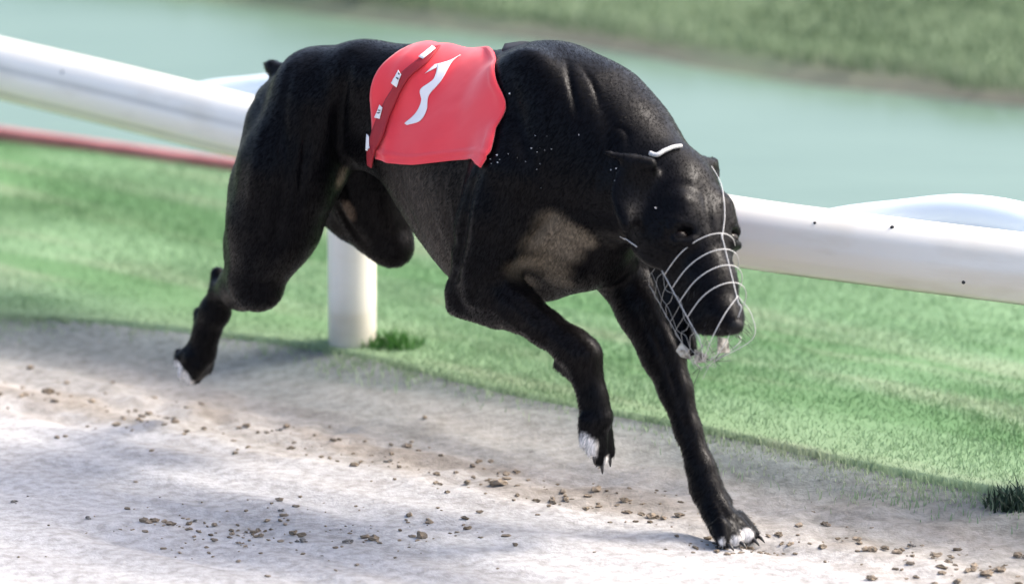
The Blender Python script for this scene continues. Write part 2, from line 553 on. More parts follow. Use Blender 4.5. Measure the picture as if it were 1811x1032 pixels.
# ------------------------------------------------------------------ white rail with post
pb = ground(618, 606, LAWN_Z)
dr = ray(618, 265)
RAIL_Z = float(CAM_H + dr[2] * (pb[1] / dr[1]))
RAIL_R = 0.053
rail_pix = [(-60, 102), (0, 121), (200, 168), (410, 219), (620, 266), (850, 318), (1080, 366), (1300, 409), (1550, 443), (1811, 475)]
rp_pts = np.array([ground(x, y, RAIL_Z) for x, y in rail_pix])
core = catmull(rp_pts, 90)
d0 = core[0] - core[1]; d0 /= np.linalg.norm(d0); d1 = core[-1] - core[-2]; d1 /= np.linalg.norm(d1)
ext0 = np.array([core[0] + d0 * k for k in np.arange(3.2, 0.05, -0.1)])
ext1 = np.array([core[-1] + d1 * k for k in np.arange(0.1, 3.2, 0.1)])
path = np.vstack([ext0, core, ext1])
rail = empty('running_rail', (float(pb[0]), float(pb[1]), LAWN_Z))
tag(rail, 'thick white plastic running rail on posts behind the dog', 'rail')
RO = np.array([pb[0], pb[1], LAWN_Z])
seg = 40
ang = [2 * math.pi * j / seg for j in range(seg)]
prof = []
for a_ in ang:
    r = RAIL_R
    # two shallow lengthwise mould seams on the track side
    for c_ in (0.25, -0.66):
        dlt = (a_ - (math.pi - c_ + 2 * math.pi)) % (2 * math.pi)
        dlt = min(dlt, 2 * math.pi - dlt)
        if dlt < 0.09: r -= 0.0022
    prof.append((r * math.cos(a_), r * math.sin(a_)))
V, F = sweep(path - RO, prof)
nV = np.array(V)
ccol = np.ones((len(V), 3))
rel = np.tile(np.array([q[1] for q in prof]), len(path)) / RAIL_R
along = np.repeat(np.arange(len(path)) * 0.05, seg)
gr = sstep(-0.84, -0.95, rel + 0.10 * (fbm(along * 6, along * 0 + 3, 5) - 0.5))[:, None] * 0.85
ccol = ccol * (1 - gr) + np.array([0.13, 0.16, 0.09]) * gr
seam = np.tile(np.array([1.0 if (math.hypot(*q) < RAIL_R - 0.001) else 0.0 for q in prof]), len(path))
sfade = 1 - sstep(3.0, 4.6, along) * 1.0
sm_ = (seam * sfade * (0.25 + 0.7 * fbm(along * 3, along * 0 + 9, 15)))[:, None]
ccol = ccol * (1 - sm_) + np.array([0.42, 0.43, 0.45]) * sm_
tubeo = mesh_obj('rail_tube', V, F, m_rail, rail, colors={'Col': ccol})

def white(n): return {'Col': np.ones((n, 3))}
# posts at even spacing along the rail
arc = np.concatenate([[0], np.cumsum(np.linalg.norm(np.diff(path, axis=0), axis=1))])
i0 = int(np.argmin(np.linalg.norm(path[:, :2] - pb[None, :2], axis=1)))
def at_arc(x): return np.array([np.interp(x, arc, path[:, k]) for k in range(3)])
def to_px(q):
    w_ = q - C0
    return 905.5 + FPX * (w_ @ CR) / (w_ @ CF)
ie = int(np.argmin([abs(to_px(q) - 1895) for q in path]))
apost = float(np.interp(621, [to_px(q) for q in path[32:122]], arc[32:122]))
SPACE = float(arc[ie]) - apost
for kk in (-2, -1, 0, 1, 2):
    a0 = apost + kk * SPACE
    if a0 < 0.2 or a0 > arc[-1] - 0.2: continue
    q = at_arc(a0) - RO
    zs = np.concatenate([[-0.06], np.linspace(0, q[2] - 0.03, 24)])
    pts = np.stack([np.full(25, q[0]), np.full(25, q[1]), zs], 1)
    v, f = tube(pts, 0.039, 28)
    va = np.array(v)
    dirt = sstep(0.10, 0.0, va[:, 2] + 0.06 * (fbm(va[:, 0] * 40, va[:, 1] * 40 + va[:, 2] * 20, 3) - 0.5))[:, None] * 0.55
    pc = np.ones((len(v), 3)) * (1 - dirt) + np.array([0.42, 0.40, 0.33]) * dirt
    po = mesh_obj('post', v, f, m_rail, rail, colors={'Col': pc})
    # bent steel arm lying behind the rail, rising over it and running into the post
    tg = at_arc(a0 + 0.05) - at_arc(a0 - 0.05); tg /= np.linalg.norm(tg)
    nb = np.array([-tg[1], tg[0], 0])
    ctl = []
    for (da, bk, up) in [(-0.52, 0.040, -0.028), (-0.44, 0.058, 0.004), (-0.34, 0.066, 0.026), (-0.23, 0.068, 0.046), (-0.12, 0.064, 0.042), (-0.02, 0.055, 0.010), (0.03, 0.045, -0.05)]:
        ctl.append(at_arc(a0 + da) - RO + nb * bk + np.array([0, 0, up]))
    v, f = tube(catmull(ctl, 40), 0.038, 20)
    mesh_obj('support_arm', v, f, m_blue, rail)
# bolts on the near face
for (bx, by, rr) in [(1578, 402, 0.0032), (1441, 394, 0.0022), (1704, 499, 0.0028), (110, 128, 0.0026)]:
    dv = ray(bx, by)
    best = None
    tt_ = np.linspace(6, 13, 4000)
    P = C0 + dv[None] * tt_[:, None]
    dm = np.full(4000, 9.0)
    for j in range(0, len(path) - 1):
        a_, b_ = path[j], path[j + 1]
        ab = b_ - a_
        h = np.clip(((P - a_) @ ab) / (ab @ ab), 0, 1)
        dm = np.minimum(dm, np.linalg.norm(P - a_ - h[:, None] * ab, axis=1))
    hit = np.argmax(dm < RAIL_R)
    if dm[hit] < RAIL_R + 0.01:
        q = P[hit]; cpt = path[np.argmin(np.linalg.norm(path - q, axis=1))]
        nn = -dv / np.linalg.norm(dv)
        v, f = tube([q - RO - nn * 0.004, q - RO + nn * 0.002, q - RO + nn * 0.003], [rr, rr, rr * 0.6], 10)
        mesh_obj('bolt', v, f, m_bolt, rail)

# ------------------------------------------------------------------ clods and crumbs
def lump(rad, seed, sub=8):
    r_ = np.random.default_rng(seed)
    vs, fs = [], []
    nl, nm = 5, 8
    vs.append((0, 0, 1))
    for i in range(1, nl):
        ph = math.pi * i / nl
        for j in range(nm):
            th = 2 * math.pi * (j + 0.5 * (i % 2)) / nm
            vs.append((math.sin(ph) * math.cos(th), math.sin(ph) * math.sin(th), math.cos(ph)))
    vs.append((0, 0, -1))
    vs = np.array(vs) * r_.uniform(0.55, 1.25, (len(vs), 1)) * np.array([1, 0.8, 0.62]) * rad
    for j in range(nm):
        fs.append((0, 1 + j, 1 + (j + 1) % nm))
        for i in range(nl - 2):
            a_ = 1 + i * nm + j; b_ = 1 + i * nm + (j + 1) % nm
            fs.append((a_, a_ + nm, b_ + nm, b_))
        l_ = 1 + (nl - 2) * nm
        fs.append((l_ + j, len(vs) - 1, l_ + (j + 1) % nm))
    return vs, fs

def clod(px, py, rad, seed, label, mat, group=None):
    g = ground(px, py)
    parts = []
    r_ = np.random.default_rng(seed)
    for q in range(5):
        v, f = lump(rad * (0.62 if q == 0 else r_.uniform(0.22, 0.45)), seed * 10 + q)
        off = np.array([0, 0, 0]) if q == 0 else np.array([r_.normal(0, 0.5) * rad, r_.normal(0, 0.35) * rad, 0])
        v = v + off
        v[:, 2] -= v[:, 2].min() + 0.1 * rad
        parts.append((v, f))
    v, f = join(parts)
    o = mesh_obj('sand_clod', v, f, mat, smooth=False)
    o.location = (g[0], g[1], sand_z(g[0], g[1]))
    tag(o, label, 'clod', group or 'clods thrown up on the sand track')
    return o
clods = [
 (85, 697, 0.021, 'brown clod with ragged top by the left picture edge, below grass edge', m_clod),
 (220, 716, 0.010, 'small grey clod right of the ragged brown clod at left', m_clod2),
 (255, 922, 0.016, 'dark brown upright clod on pale sand at lower left', m_clod),
 (205, 935, 0.014, 'loose grey clod just left of the dark upright one at lower left', m_clod2),
 (155, 918, 0.009, 'leftmost clod of the foreground trail on pale sand', m_clod2),
 (24, 888, 0.010, 'narrow dark clod at the left picture edge on pale sand', m_clod2),
 (660, 952, 0.018, 'large brown clod near bottom centre, left of the flat dark clod', m_clod),
 (615, 958, 0.010, 'small dark clod left of the large brown clod near bottom centre', m_clod2),
 (745, 952, 0.020, 'flat dark brown clod at right end of foreground trail', m_clod),
 (535, 957, 0.013, 'grey clod in foreground trail near bottom, left of centre', m_clod2),
 (515, 791, 0.012, 'olive brown clod on the damp strip below the white post', m_clod),
 (600, 780, 0.008, 'small brown clod right of the olive clod below the post', m_clod),
 (360, 755, 0.011, 'reddish brown clod on damp strip under the lifted hind paw', m_clod),
 (495, 762, 0.008, 'small olive clod above left of the clod below the post', m_clod2),
 (1105, 887, 0.017, 'ragged brown clod left of the planted forepaw', m_clod),
 (1162, 912, 0.011, 'dark olive clod beside the planted forepaw wrist', m_clod),
 (1285, 978, 0.010, 'small brown clod directly under the planted forepaw toes', m_clod),
 (1460, 928, 0.013, 'brown clod right of the planted forepaw on damp strip', m_clod),
 (1545, 980, 0.012, 'brown clod on the damp strip at lower right', m_clod),
 (1800, 985, 0.017, 'large reddish clod at the right picture edge', m_clod),
 (1610, 965, 0.010, 'dark round clod right of the lower right brown clod', m_clod2),
 (1675, 995, 0.012, 'flat olive clod near the lower right corner', m_clod),
 (780, 812, 0.010, 'brown clod below the flexed foreleg elbow', m_clod),
 (870, 858, 0.012, 'wide brown clod on the dry sand border under the chest', m_clod),
 (940, 802, 0.008, 'flat dark clod left of the raised forepaw', m_clod2),
 (690, 818, 0.009, 'grey brown clod on the damp strip left of the elbow', m_clod2),
 (345, 912, 0.009, 'grey clod between the dark upright clod and bottom centre', m_clod2),
 (500, 902, 0.009, 'small dark clod above the foreground trail, left of centre', m_clod2),
]
for i, (x, y, r_, lb, mt) in enumerate(clods):
    clod(x, y, r_ * 0.68, 100 + i, lb, mt)

# crumbs, one object of its own
parts = []
base_l = [lump(1.0, 900 + i) for i in range(6)]
BV = [np.array(v) for v, f in base_l]; BF = base_l[0][1]
cr_pts = []
for i in range(360):
    x = rng.uniform(-20, 1830)
    yl = np.interp(x, [0, 400, 800, 1200, 1600, 1811], [715, 780, 858, 935, 1010, 1050])
    cr_pts.append((x, yl + rng.normal(-24, 18), abs(rng.normal(0, 0.0032)) + 0.0012))
for i in range(190):
    x = rng.triangular(120, 420, 1000); cr_pts.append((x, rng.normal(925 + 0.02 * x, 26), abs(rng.normal(0, 0.0030)) + 0.001))
for i in range(70):
    cr_pts.append((rng.uniform(0, 1811), rng.uniform(620, 1032), abs(rng.normal(0, 0.002)) + 0.001))
for i in range(60):
    cr_pts.append((rng.normal(1285, 45), rng.normal(966, 7), abs(rng.normal(0, 0.0018)) + 0.0009))
Vs, Fs, o_ = [], [], 0
for i, (x, y, r_) in enumerate(cr_pts):
    g = ground(x, y)
    s_, t_ = st(g)
    if t_ > fB(s_) - 0.06: continue
    a_ = rng.uniform(0, 6.28); ca, sa = math.cos(a_), math.sin(a_)
    v = BV[i % 6] * r_ * np.array([1.25, 0.9, 0.7])
    v = np.stack([v[:, 0] * ca - v[:, 1] * sa, v[:, 0] * sa + v[:, 1] * ca, v[:, 2]], 1)
    Vs.append(v + np.array([g[0], g[1], sand_z(g[0], g[1]) + 0.3 * r_]))
    Fs.extend([tuple(k + o_ for k in q) for q in BF]); o_ += len(v)
cr = mesh_obj('sand_crumbs', np.concatenate(Vs), Fs, m_clod, smooth=False)
tag(cr, 'scattered small crumbs of damp sand on the track', 'crumbs', kind='stuff')

# ================================================================== THE DOG
VOX = 0.004
LO = np.array([-0.74, -0.26, -0.03]); HI = np.array([0.62, 0.30, 0.86])
nx, ny, nzv = [int(math.ceil((HI[i] - LO[i]) / VOX)) for i in range(3)]
gx = (LO[0] + VOX * np.arange(nx)).astype(np.float32)
gy = (LO[1] + VOX * np.arange(ny)).astype(np.float32)
gz = (LO[2] + VOX * np.arange(nzv)).astype(np.float32)

class Field:
    def __init__(s): s.F = np.full((nx, ny, nzv), 1.0, np.float32)
    def sl(s, lo, hi, m):
        r = []
        for i, n in enumerate((nx, ny, nzv)):
            a = max(0, int((lo[i] - m - LO[i]) / VOX)); b = min(n, int((hi[i] + m - LO[i]) / VOX) + 2)
            r.append(slice(a, max(a + 1, b)))
        return tuple(r)
    def put(s, sl, dd, k, sub=False):
        A = s.F[sl]
        if sub:
            dd = -dd
            h = np.clip(0.5 - 0.5 * (A - dd) / k, 0, 1)
            s.F[sl] = A * (1 - h) + dd * h + k * h * (1 - h)
        elif k <= 0:
            s.F[sl] = np.minimum(A, dd)
        else:
            h = np.clip(0.5 + 0.5 * (dd - A) / k, 0, 1)
            s.F[sl] = dd * (1 - h) + A * h - k * h * (1 - h)
    def cone(s, a, b, ra, rb, k=0.02, sub=False, flat=None):
        a = np.asarray(a, float); b = np.asarray(b, float)
        r = max(ra, rb)
        sl = s.sl(np.minimum(a, b) - r, np.maximum(a, b) + r, k + 0.02)
        X = gx[sl[0]][:, None, None] - a[0]; Y = gy[sl[1]][None, :, None] - a[1]; Z = gz[sl[2]][None, None, :] - a[2]
        ab = b - a
        t = np.clip((X * ab[0] + Y * ab[1] + Z * ab[2]) / max(1e-9, float(ab @ ab)), 0, 1)
        d_ = np.sqrt((X - t * ab[0]) ** 2 + (Y - t * ab[1]) ** 2 + (Z - t * ab[2]) ** 2) - (ra + (rb - ra) * t)
        s.put(sl, d_.astype(np.float32), k, sub)
    def chain(s, pts, k=0.02):
        for (p, ra), (q, rb) in zip(pts[:-1], pts[1:]):
            s.cone(p, q, ra, rb, k)
    def ell(s, c, rad, axes=None, k=0.02, sub=False):
        c = np.asarray(c, float); rad = np.asarray(rad, float)
        M = np.eye(3) if axes is None else np.asarray(axes, float)
        r = rad.max()
        sl = s.sl(c - r, c + r, k + 0.02)
        X = gx[sl[0]][:, None, None] - c[0]; Y = gy[sl[1]][None, :, None] - c[1]; Z = gz[sl[2]][None, None, :] - c[2]
        k0 = 0; k1 = 0
        for i in range(3):
            q = (X * M[i][0] + Y * M[i][1] + Z * M[i][2])
            k0 = k0 + (q / rad[i]) ** 2; k1 = k1 + (q / rad[i] ** 2) ** 2
        k0 = np.sqrt(k0); k1 = np.sqrt(k1) + 1e-9
        s.put(sl, (k0 * (k0 - 1) / k1).astype(np.float32), k, sub)

FD = Field()
# ---- trunk: lofted from top line, under line and half width
trunk = [  # x, ytop, ybot, halfwidth
 (478, 150, 205, 0.030), (500, 124, 235, 0.055), (540, 103, 275, 0.080), (600, 90, 300, 0.092), (660, 84, 300, 0.084),
 (710, 86, 335, 0.082), (745, 88, 400, 0.088), (785, 90, 462, 0.096), (830, 92, 512, 0.108), (880, 88, 532, 0.116), (940, 84, 538, 0.120),
 (1000, 104, 527, 0.112), (1050, 138, 490, 0.098), (1090, 190, 445, 0.075), (1122, 255, 390, 0.040)]
tu, tc_, th_, tw_ = [], [], [], []
for (x, y0, y1, hw) in trunk:
    a_ = L(x, y0, 0); b_ = L(x, y1, 0)
    tu.append(0.5 * (a_[0] + b_[0])); tc_.append(0.5 * (a_[2] + b_[2])); th_.append(0.5 * (a_[2] - b_[2])); tw_.append(hw)
uu = np.linspace(tu[0], tu[-1], 200)
def sm(v):
    y = np.interp(uu, tu, v)
    kk = np.ones(13) / 13
    return np.convolve(np.pad(y, 6, mode='edge'), kk, 'valid')
cu, hu, wu = sm(tc_), sm(th_), sm(tw_)
U = gx
c_i = np.interp(U, uu, cu)[:, None, None]; h_i = np.interp(U, uu, hu)[:, None, None]; w_i = np.interp(U, uu, wu)[:, None, None]
nn_ = (gz[None, None, :] - c_i) / h_i
wf = 1 - 0.30 * np.clip(-nn_, 0, 1) ** 1.6 - 0.16 * np.clip(nn_, 0, 1) ** 2
rr_ = np.sqrt((gy[None, :, None] / (w_i * wf)) ** 2 + nn_ ** 2)
dT = (rr_ - 1) * np.minimum(w_i, h_i) * 0.9
endd = np.maximum(tu[0] - U, U - tu[-1])[:, None, None]
dT = np.where(endd > 0, np.sqrt(np.maximum(dT, 0) ** 2 + endd ** 2), dT)
FD.F = np.minimum(FD.F, dT).astype(np.float32)
del rr_, dT, nn_, wf

def PX(x, y, v, r): return (L(x, y, v), r)
# ---- croup and loin muscle
FD.chain([PX(560, 150, 0.05, 0.055), PX(640, 140, 0.045, 0.05), PX(760, 140, 0.04, 0.045)], 0.03)
FD.chain([PX(560, 150, -0.05, 0.055), PX(640, 140, -0.045, 0.05), PX(760, 140, -0.04, 0.045)], 0.03)
# ---- near (right) hind leg
FD.chain([PX(560, 185, 0.065, 0.070), PX(514, 300, 0.090, 0.074), PX(484, 395, 0.100, 0.066), PX(455, 485, 0.105, 0.045)], 0.03)
FD.chain([PX(516, 190, 0.050, 0.050), PX(500, 225, 0.065, 0.050), PX(470, 330, 0.085, 0.048), PX(449, 430, 0.085, 0.040), PX(431, 495, 0.080, 0.030)], 0.025)   # hamstrings
FD.ell(L(463, 520, 0.110), (0.028, 0.024, 0.022), k=0.02)                                            # knee cap
FD.chain([PX(450, 505, 0.10, 0.036), PX(430, 505, 0.06, 0.034), PX(402, 512, 0.025, 0.022)], 0.02)   # gaskin, running back
FD.chain([PX(385, 484, 0.018, 0.0115), PX(393, 515, 0.02, 0.019), PX(380, 550, 0.02, 0.0235), PX(366, 585, 0.02, 0.0205), PX(355, 622, 0.02, 0.024)], 0.010)
FD.chain([PX(349, 548, 0.02, 0.006), PX(354, 560, 0.02, 0.010), PX(362, 575, 0.02, 0.012)], 0.006)
# hind paw, toes pointing down
FD.cone(L(356, 622, 0.02), L(348, 652, 0.02), 0.0225, 0.017, 0.008)
for (x, y, v, x2, y2, ra, rb) in [(350, 645, 0.032, 337, 673, 0.0145, 0.0075), (356, 648, 0.012, 347, 670, 0.0145, 0.0085), (338, 632, 0.040, 322, 662, 0.0125, 0.0075), (366, 638, 0.0, 366, 652, 0.013, 0.010)]:
    FD.cone(L(x, y, v), L(x2, y2, v), ra, rb, 0.003)
FD.cone(L(332, 622, 0.036), L(316, 634, 0.042), 0.010, 0.0075, 0.004)
FD.cone(L(316, 622, 0.036), L(314, 642, 0.042), 0.007, 0.0065, 0.003)
# ---- far (left) hind leg
FD.chain([PX(610, 190, -0.065, 0.075), PX(642, 300, -0.085, 0.066), PX(668, 380, -0.095, 0.050), PX(690, 432, -0.10, 0.032)], 0.025)
FD.ell(L(704, 440, -0.10), (0.020, 0.022, 0.024), k=0.015)
FD.chain([PX(688, 430, -0.095, 0.031), PX(625, 385, -0.09, 0.034), PX(570, 355, -0.085, 0.030), PX(520, 350, -0.08, 0.018)], 0.015)
FD.chain([PX(510, 345, -0.08, 0.014), PX(500, 400, -0.08, 0.018), PX(480, 470, -0.08, 0.016), PX(468, 490, -0.08, 0.017), PX(458, 505, -0.08, 0.012)], 0.01)
# sheath
FD.cone(L(712, 332, 0.0), L(742, 362, 0.0), 0.018, 0.015, 0.012)
# ---- tail: up off the croup, then down behind the thigh
FD.chain([PX(512, 142, 0.0, 0.020), PX(494, 128, 0.0, 0.014), PX(481, 118, 0.0, 0.0105), PX(468, 112, 0.0, 0.0035)], 0.006)
# ---- near (right) shoulder and foreleg
FD.ell(L(938, 228, 0.070), (0.085, 0.044, 0.115), k=0.05)
FD.chain([PX(925, 300, 0.095, 0.066), PX(892, 385, 0.108, 0.058), PX(868, 450, 0.112, 0.043)], 0.03)
FD.chain([PX(880, 320, 0.115, 0.042), PX(852, 400, 0.125, 0.036), PX(838, 450, 0.125, 0.028), PX(814, 515, 0.120, 0.020), PX(804, 540, 0.118, 0.0135)], 0.014)   # triceps, point of elbow
FD.chain([PX(862, 455, 0.112, 0.043), PX(868, 505, 0.108, 0.041), PX(915, 544, 0.100, 0.032), PX(965, 580, 0.092, 0.0245), PX(1010, 612, 0.085, 0.0255), PX(1030, 630, 0.080, 0.0265), PX(1038, 665, 0.078, 0.0205), PX(1048, 700, 0.076, 0.0195), PX(1055, 738, 0.075, 0.0245)], 0.014)
FD.cone(L(826, 540, 0.114), L(880, 555, 0.105), 0.020, 0.022, 0.016)
FD.cone(L(985, 645, 0.09), L(1008, 655, 0.085), 0.007, 0.012, 0.012)  # stopper pad
# paw hanging down
for (x, y, v, x2, y2, v2, ra, rb) in [(1062, 745, 0.058, 1076, 800, 0.056, 0.018, 0.0105), (1054, 748, 0.075, 1062, 812, 0.074, 0.018, 0.011), (1044, 745, 0.090, 1048, 796, 0.090, 0.017, 0.0105), (1036, 742, 0.095, 1033, 782, 0.100, 0.013, 0.008)]:
    FD.cone(L(x, y, v), L(x2, y2, v2), ra * 0.92, rb, 0.0025)
# ---- far (left) shoulder and foreleg reaching to the sand
FD.ell(L(1005, 230, -0.075), (0.085, 0.045, 0.12), k=0.045)
FD.chain([PX(1060, 350, -0.09, 0.060), PX(1085, 430, -0.088, 0.052), PX(1110, 480, -0.085, 0.046)], 0.03)
FD.chain([PX(1108, 475, -0.085, 0.046), PX(1142, 545, -0.08, 0.042), PX(1172, 625, -0.075, 0.0315), PX(1195, 690, -0.07, 0.0235), PX(1217, 760, -0.065, 0.0185), PX(1240, 828, -0.060, 0.0200), PX(1250, 862, -0.058, 0.0210), PX(1266, 900, -0.055, 0.0205), PX(1282, 926, -0.052, 0.0255)], 0.012)
FD.cone(L(1226, 862, -0.05), L(1240, 880, -0.05), 0.006, 0.010, 0.010)
FD.cone(L(1278, 872, -0.07), L(1294, 884, -0.075), 0.007, 0.003, 0.005)  # dew claw stub
# planted paw: four toes
toes = [(1274, 930, -0.028, 1279, 957, -0.020, 0.0150, 0.0105), (1286, 932, -0.045, 1299, 960, -0.040, 0.0165, 0.0130), (1300, 928, -0.062, 1322, 954, -0.063, 0.0165, 0.0130), (1306, 918, -0.078, 1335, 944, -0.087, 0.014, 0.0085)]
for (x, y, v, x2, y2, v2, ra, rb) in toes:
    p2 = L(x2, y2, v2); p2[2] = max(p2[2], rb - 0.002)
    FD.cone(L(x, y, v), p2, ra, rb, 0.002)
# ---- forechest and neck
FD.ell(L(1040, 400, 0.0), (0.075, 0.075, 0.085), k=0.04)
FD.chain([PX(985, 205, 0.0, 0.098), PX(1048, 238, 0.0, 0.094), PX(1098, 276, 0.0, 0.080), PX(1152, 322, 0.005, 0.061), PX(1190, 352, 0.01, 0.053)], 0.04)
FD.chain([PX(1050, 330, 0.03, 0.070), PX(1110, 350, 0.02, 0.060)], 0.04)

# ---- head, own frame
HC = L(1205, 372, 0.012)
def camvec(x, y, zc):  # right, up, towards the camera
    return vec_local(CR * x + CU * y - CF * zc)
hf = camvec(0.33, -0.82, 0.46); hf /= np.linalg.norm(hf)
hu_ = camvec(0.56, 0.50, 0.68); hu_ -= hf * (hu_ @ hf); hu_ /= np.linalg.norm(hu_)
hs = np.cross(hf, hu_); hs /= np.linalg.norm(hs)        # towards the dog's right? fixed below
if hs @ camvec(-1, 0, 0) < 0: hs = -hs                   # dog's right = image left
HS = 1.07
def H(f, t, s): return HC + (hf * f + hu_ * t + hs * s) * HS
HM = np.array([hf, hu_, hs])
FD.ell(H(0.0, 0.0, 0), (0.080, 0.054, 0.064), HM, 0.03)
FD.ell(H(-0.035, 0.0, 0), (0.05, 0.05, 0.054), HM, 0.03)
for sg in (1, -1):
    FD.ell(H(0.022, -0.018, 0.046 * sg), (0.058, 0.042, 0.034), HM, 0.025)
    FD.cone(H(0.018, 0.034, 0.034 * sg), H(0.052, 0.022, 0.040 * sg), 0.020, 0.016, 0.018)
FD.cone(H(0.04, -0.002, 0), H(0.11, -0.006, 0), 0.050, 0.038, 0.03)
FD.cone(H(0.11, -0.006, 0), H(0.158, -0.009, 0), 0.037, 0.031, 0.02)
FD.ell(H(0.168, 0.000, 0), (0.026, 0.022, 0.026), HM, 0.012)
FD.ell(H(0.182, 0.006, 0), (0.018, 0.014, 0.017), HM, 0.006)
for sg in (1, -1):
    FD.cone(H(0.08, -0.026, 0.024 * sg), H(0.160, -0.028, 0.017 * sg), 0.020, 0.017, 0.012)   # lips
    FD.ell(H(0.198, 0.002, 0.008 * sg), (0.006, 0.004, 0.0035), HM, 0.004, sub=True)           # nostrils
    FD.ell(H(0.060, 0.030, 0.046 * sg), (0.012, 0.009, 0.017), HM, 0.008, sub=True)            # eye sockets
    FD.cone(H(0.044, 0.033, 0.034 * sg), H(0.048, 0.024, 0.056 * sg), 0.008, 0.007, 0.008)      # upper lid
    FD.cone(H(0.070, 0.028, 0.034 * sg), H(0.068, 0.020, 0.054 * sg), 0.007, 0.006, 0.008)      # lower lid
FD.cone(H(0.02, -0.050, 0), H(0.10, -0.074, 0), 0.034, 0.024, 0.014)
FD.cone(H(0.10, -0.074, 0), H(0.162, -0.086, 0), 0.022, 0.013, 0.008)                          # lower jaw
# ears: thin flaps
def flap(p, q, r, thick, k):
    """triangular thin flap p-q-r built of thin cones"""
    p, q, r = map(np.asarray, (p, q, r))
    for t in np.linspace(0, 1, 7):
        FD.cone(p, q * (1 - t) + r * t, thick, thick * 0.8, k)
def leaf(a_, b_, wdir, wid, thick, k, n=9):
    """ear: a row of flattened discs from root a to tip b, bending slightly"""
    a_, b_ = np.asarray(a_), np.asarray(b_)
    ax = (b_ - a_) / np.linalg.norm(b_ - a_)
    wd = wdir - ax * (wdir @ ax); wd /= np.linalg.norm(wd)
    nr = np.cross(ax, wd)
    ln = np.linalg.norm(b_ - a_)
    for t in np.linspace(0, 1, n):
        w_ = wid * (0.55 + 1.5 * t * (1 - t) ** 0.8) * (1 - 0.55 * t ** 3)
        c_ = a_ + ax * ln * t + nr * 0.012 * math.sin(t * 3.0)
        FD.ell(c_, (ln / n * 1.25, w_, thick), np.array([ax, wd, nr]), k)
leaf(L(1148, 302, 0.070), L(1112, 398, 0.118), L(1080, 300, 0.12) - L(1148, 302, 0.07), 0.026, 0.0065, 0.008)
FD.cone(L(1150, 290, 0.072), L(1072, 271, 0.118), 0.010, 0.0040, 0.008)
leaf(L(1118, 292, 0.092), L(1106, 392, 0.122), L(1080, 300, 0.12) - L(1148, 302, 0.07), 0.024, 0.0060, 0.010)
leaf(L(1215, 300, -0.02), L(1262, 300, -0.075), L(1240, 280, -0.05) - L(1240, 320, -0.05), 0.020, 0.0065, 0.008)
FD.cone(L(1215, 290, -0.035), L(1266, 284, -0.075), 0.008, 0.005, 0.006)
FD.cone(L(1240, 292, -0.05), L(1268, 312, -0.075), 0.010, 0.004, 0.006)
# muscle lines
def groove(pts, rad, k=0.012):
    for a_, b_ in zip(pts[:-1], pts[1:]):
        FD.cone(a_, b_, rad, rad, k, sub=True)

CREASES = [
 ([(615, 105), (604, 170), (599, 230), (603, 292)], 0.010, 0.011),
 ([(512, 128), (500, 200), (503, 300), (492, 400), (470, 470)], 0.006, 0.010),
 ([(548, 180), (540, 260), (533, 320), (520, 400)], 0.004, 0.006),
 ([(560, 150), (575, 220), (570, 300)], -0.004, 0.018),
 ([(470, 200), (452, 300), (440, 400)], -0.004, 0.014),
 ([(845, 300), (826, 360), (815, 430), (806, 480), (798, 505)], 0.007, 0.008),
 ([(862, 300), (846, 360), (836, 430), (822, 490)], -0.005, 0.010),
 ([(985, 365), (962, 400), (930, 445), (914, 478)], 0.008, 0.010),
 ([(902, 130), (915, 200), (930, 270), (955, 330)], 0.004, 0.012),
 ([(1003, 108), (1010, 150), (1022, 205)], 0.005, 0.0045),
 ([(1030, 118), (1050, 150), (1062, 190)], 0.003, 0.004),
 ([(1060, 170), (1076, 225), (1070, 290), (1050, 340)], 0.0035, 0.012),
 ([(1085, 220), (1108, 232), (1112, 262)], 0.0025, 0.004),
 ([(960, 150), (955, 220), (975, 300)], -0.003, 0.018),
 ([(885, 330), (880, 400), (868, 440)], 0.003, 0.007),
 ([(880, 505), (940, 550), (1000, 603)], 0.003, 0.005),
 ([(850, 530), (905, 570), (960, 608)], -0.002, 0.006),
 ([(845, 470), (842, 510), (835, 545)], 0.004, 0.007),
 ([(1018, 610), (1032, 660), (1040, 720)], 0.002, 0.005),
 ([(1125, 520), (1165, 600), (1200, 700), (1228, 790)], 0.003, 0.006),
 ([(1150, 540), (1195, 620), (1215, 690)], -0.002, 0.006),
 ([(1245, 880), (1262, 915), (1272, 940)], 0.002, 0.005),
 ([(1262, 870), (1282, 905), (1296, 930)], 0.002, 0.005),
 ([(700, 300), (722, 370), (760, 440)], 0.0022, 0.009),
 ([(740, 300), (762, 380), (795, 460)], 0.0022, 0.009),
 ([(780, 300), (790, 380), (808, 440)], 0.0022, 0.009),
 ([(605, 310), (632, 370), (665, 430)], -0.005, 0.010),
 ([(590, 345), (615, 395), (650, 440)], 0.004, 0.008),
 ([(1244, 320), (1252, 370), (1262, 430)], 0.003, 0.008),
 ([(1150, 330), (1200, 315), (1245, 330)], -0.002, 0.010),
 ([(1165, 432), (1190, 440), (1215, 430)], 0.002, 0.005),
 ([(1160, 392), (1185, 386), (1212, 395)], -0.003, 0.006),
 ([(1130, 470), (1165, 480), (1185, 500)], 0.003, 0.008),
]

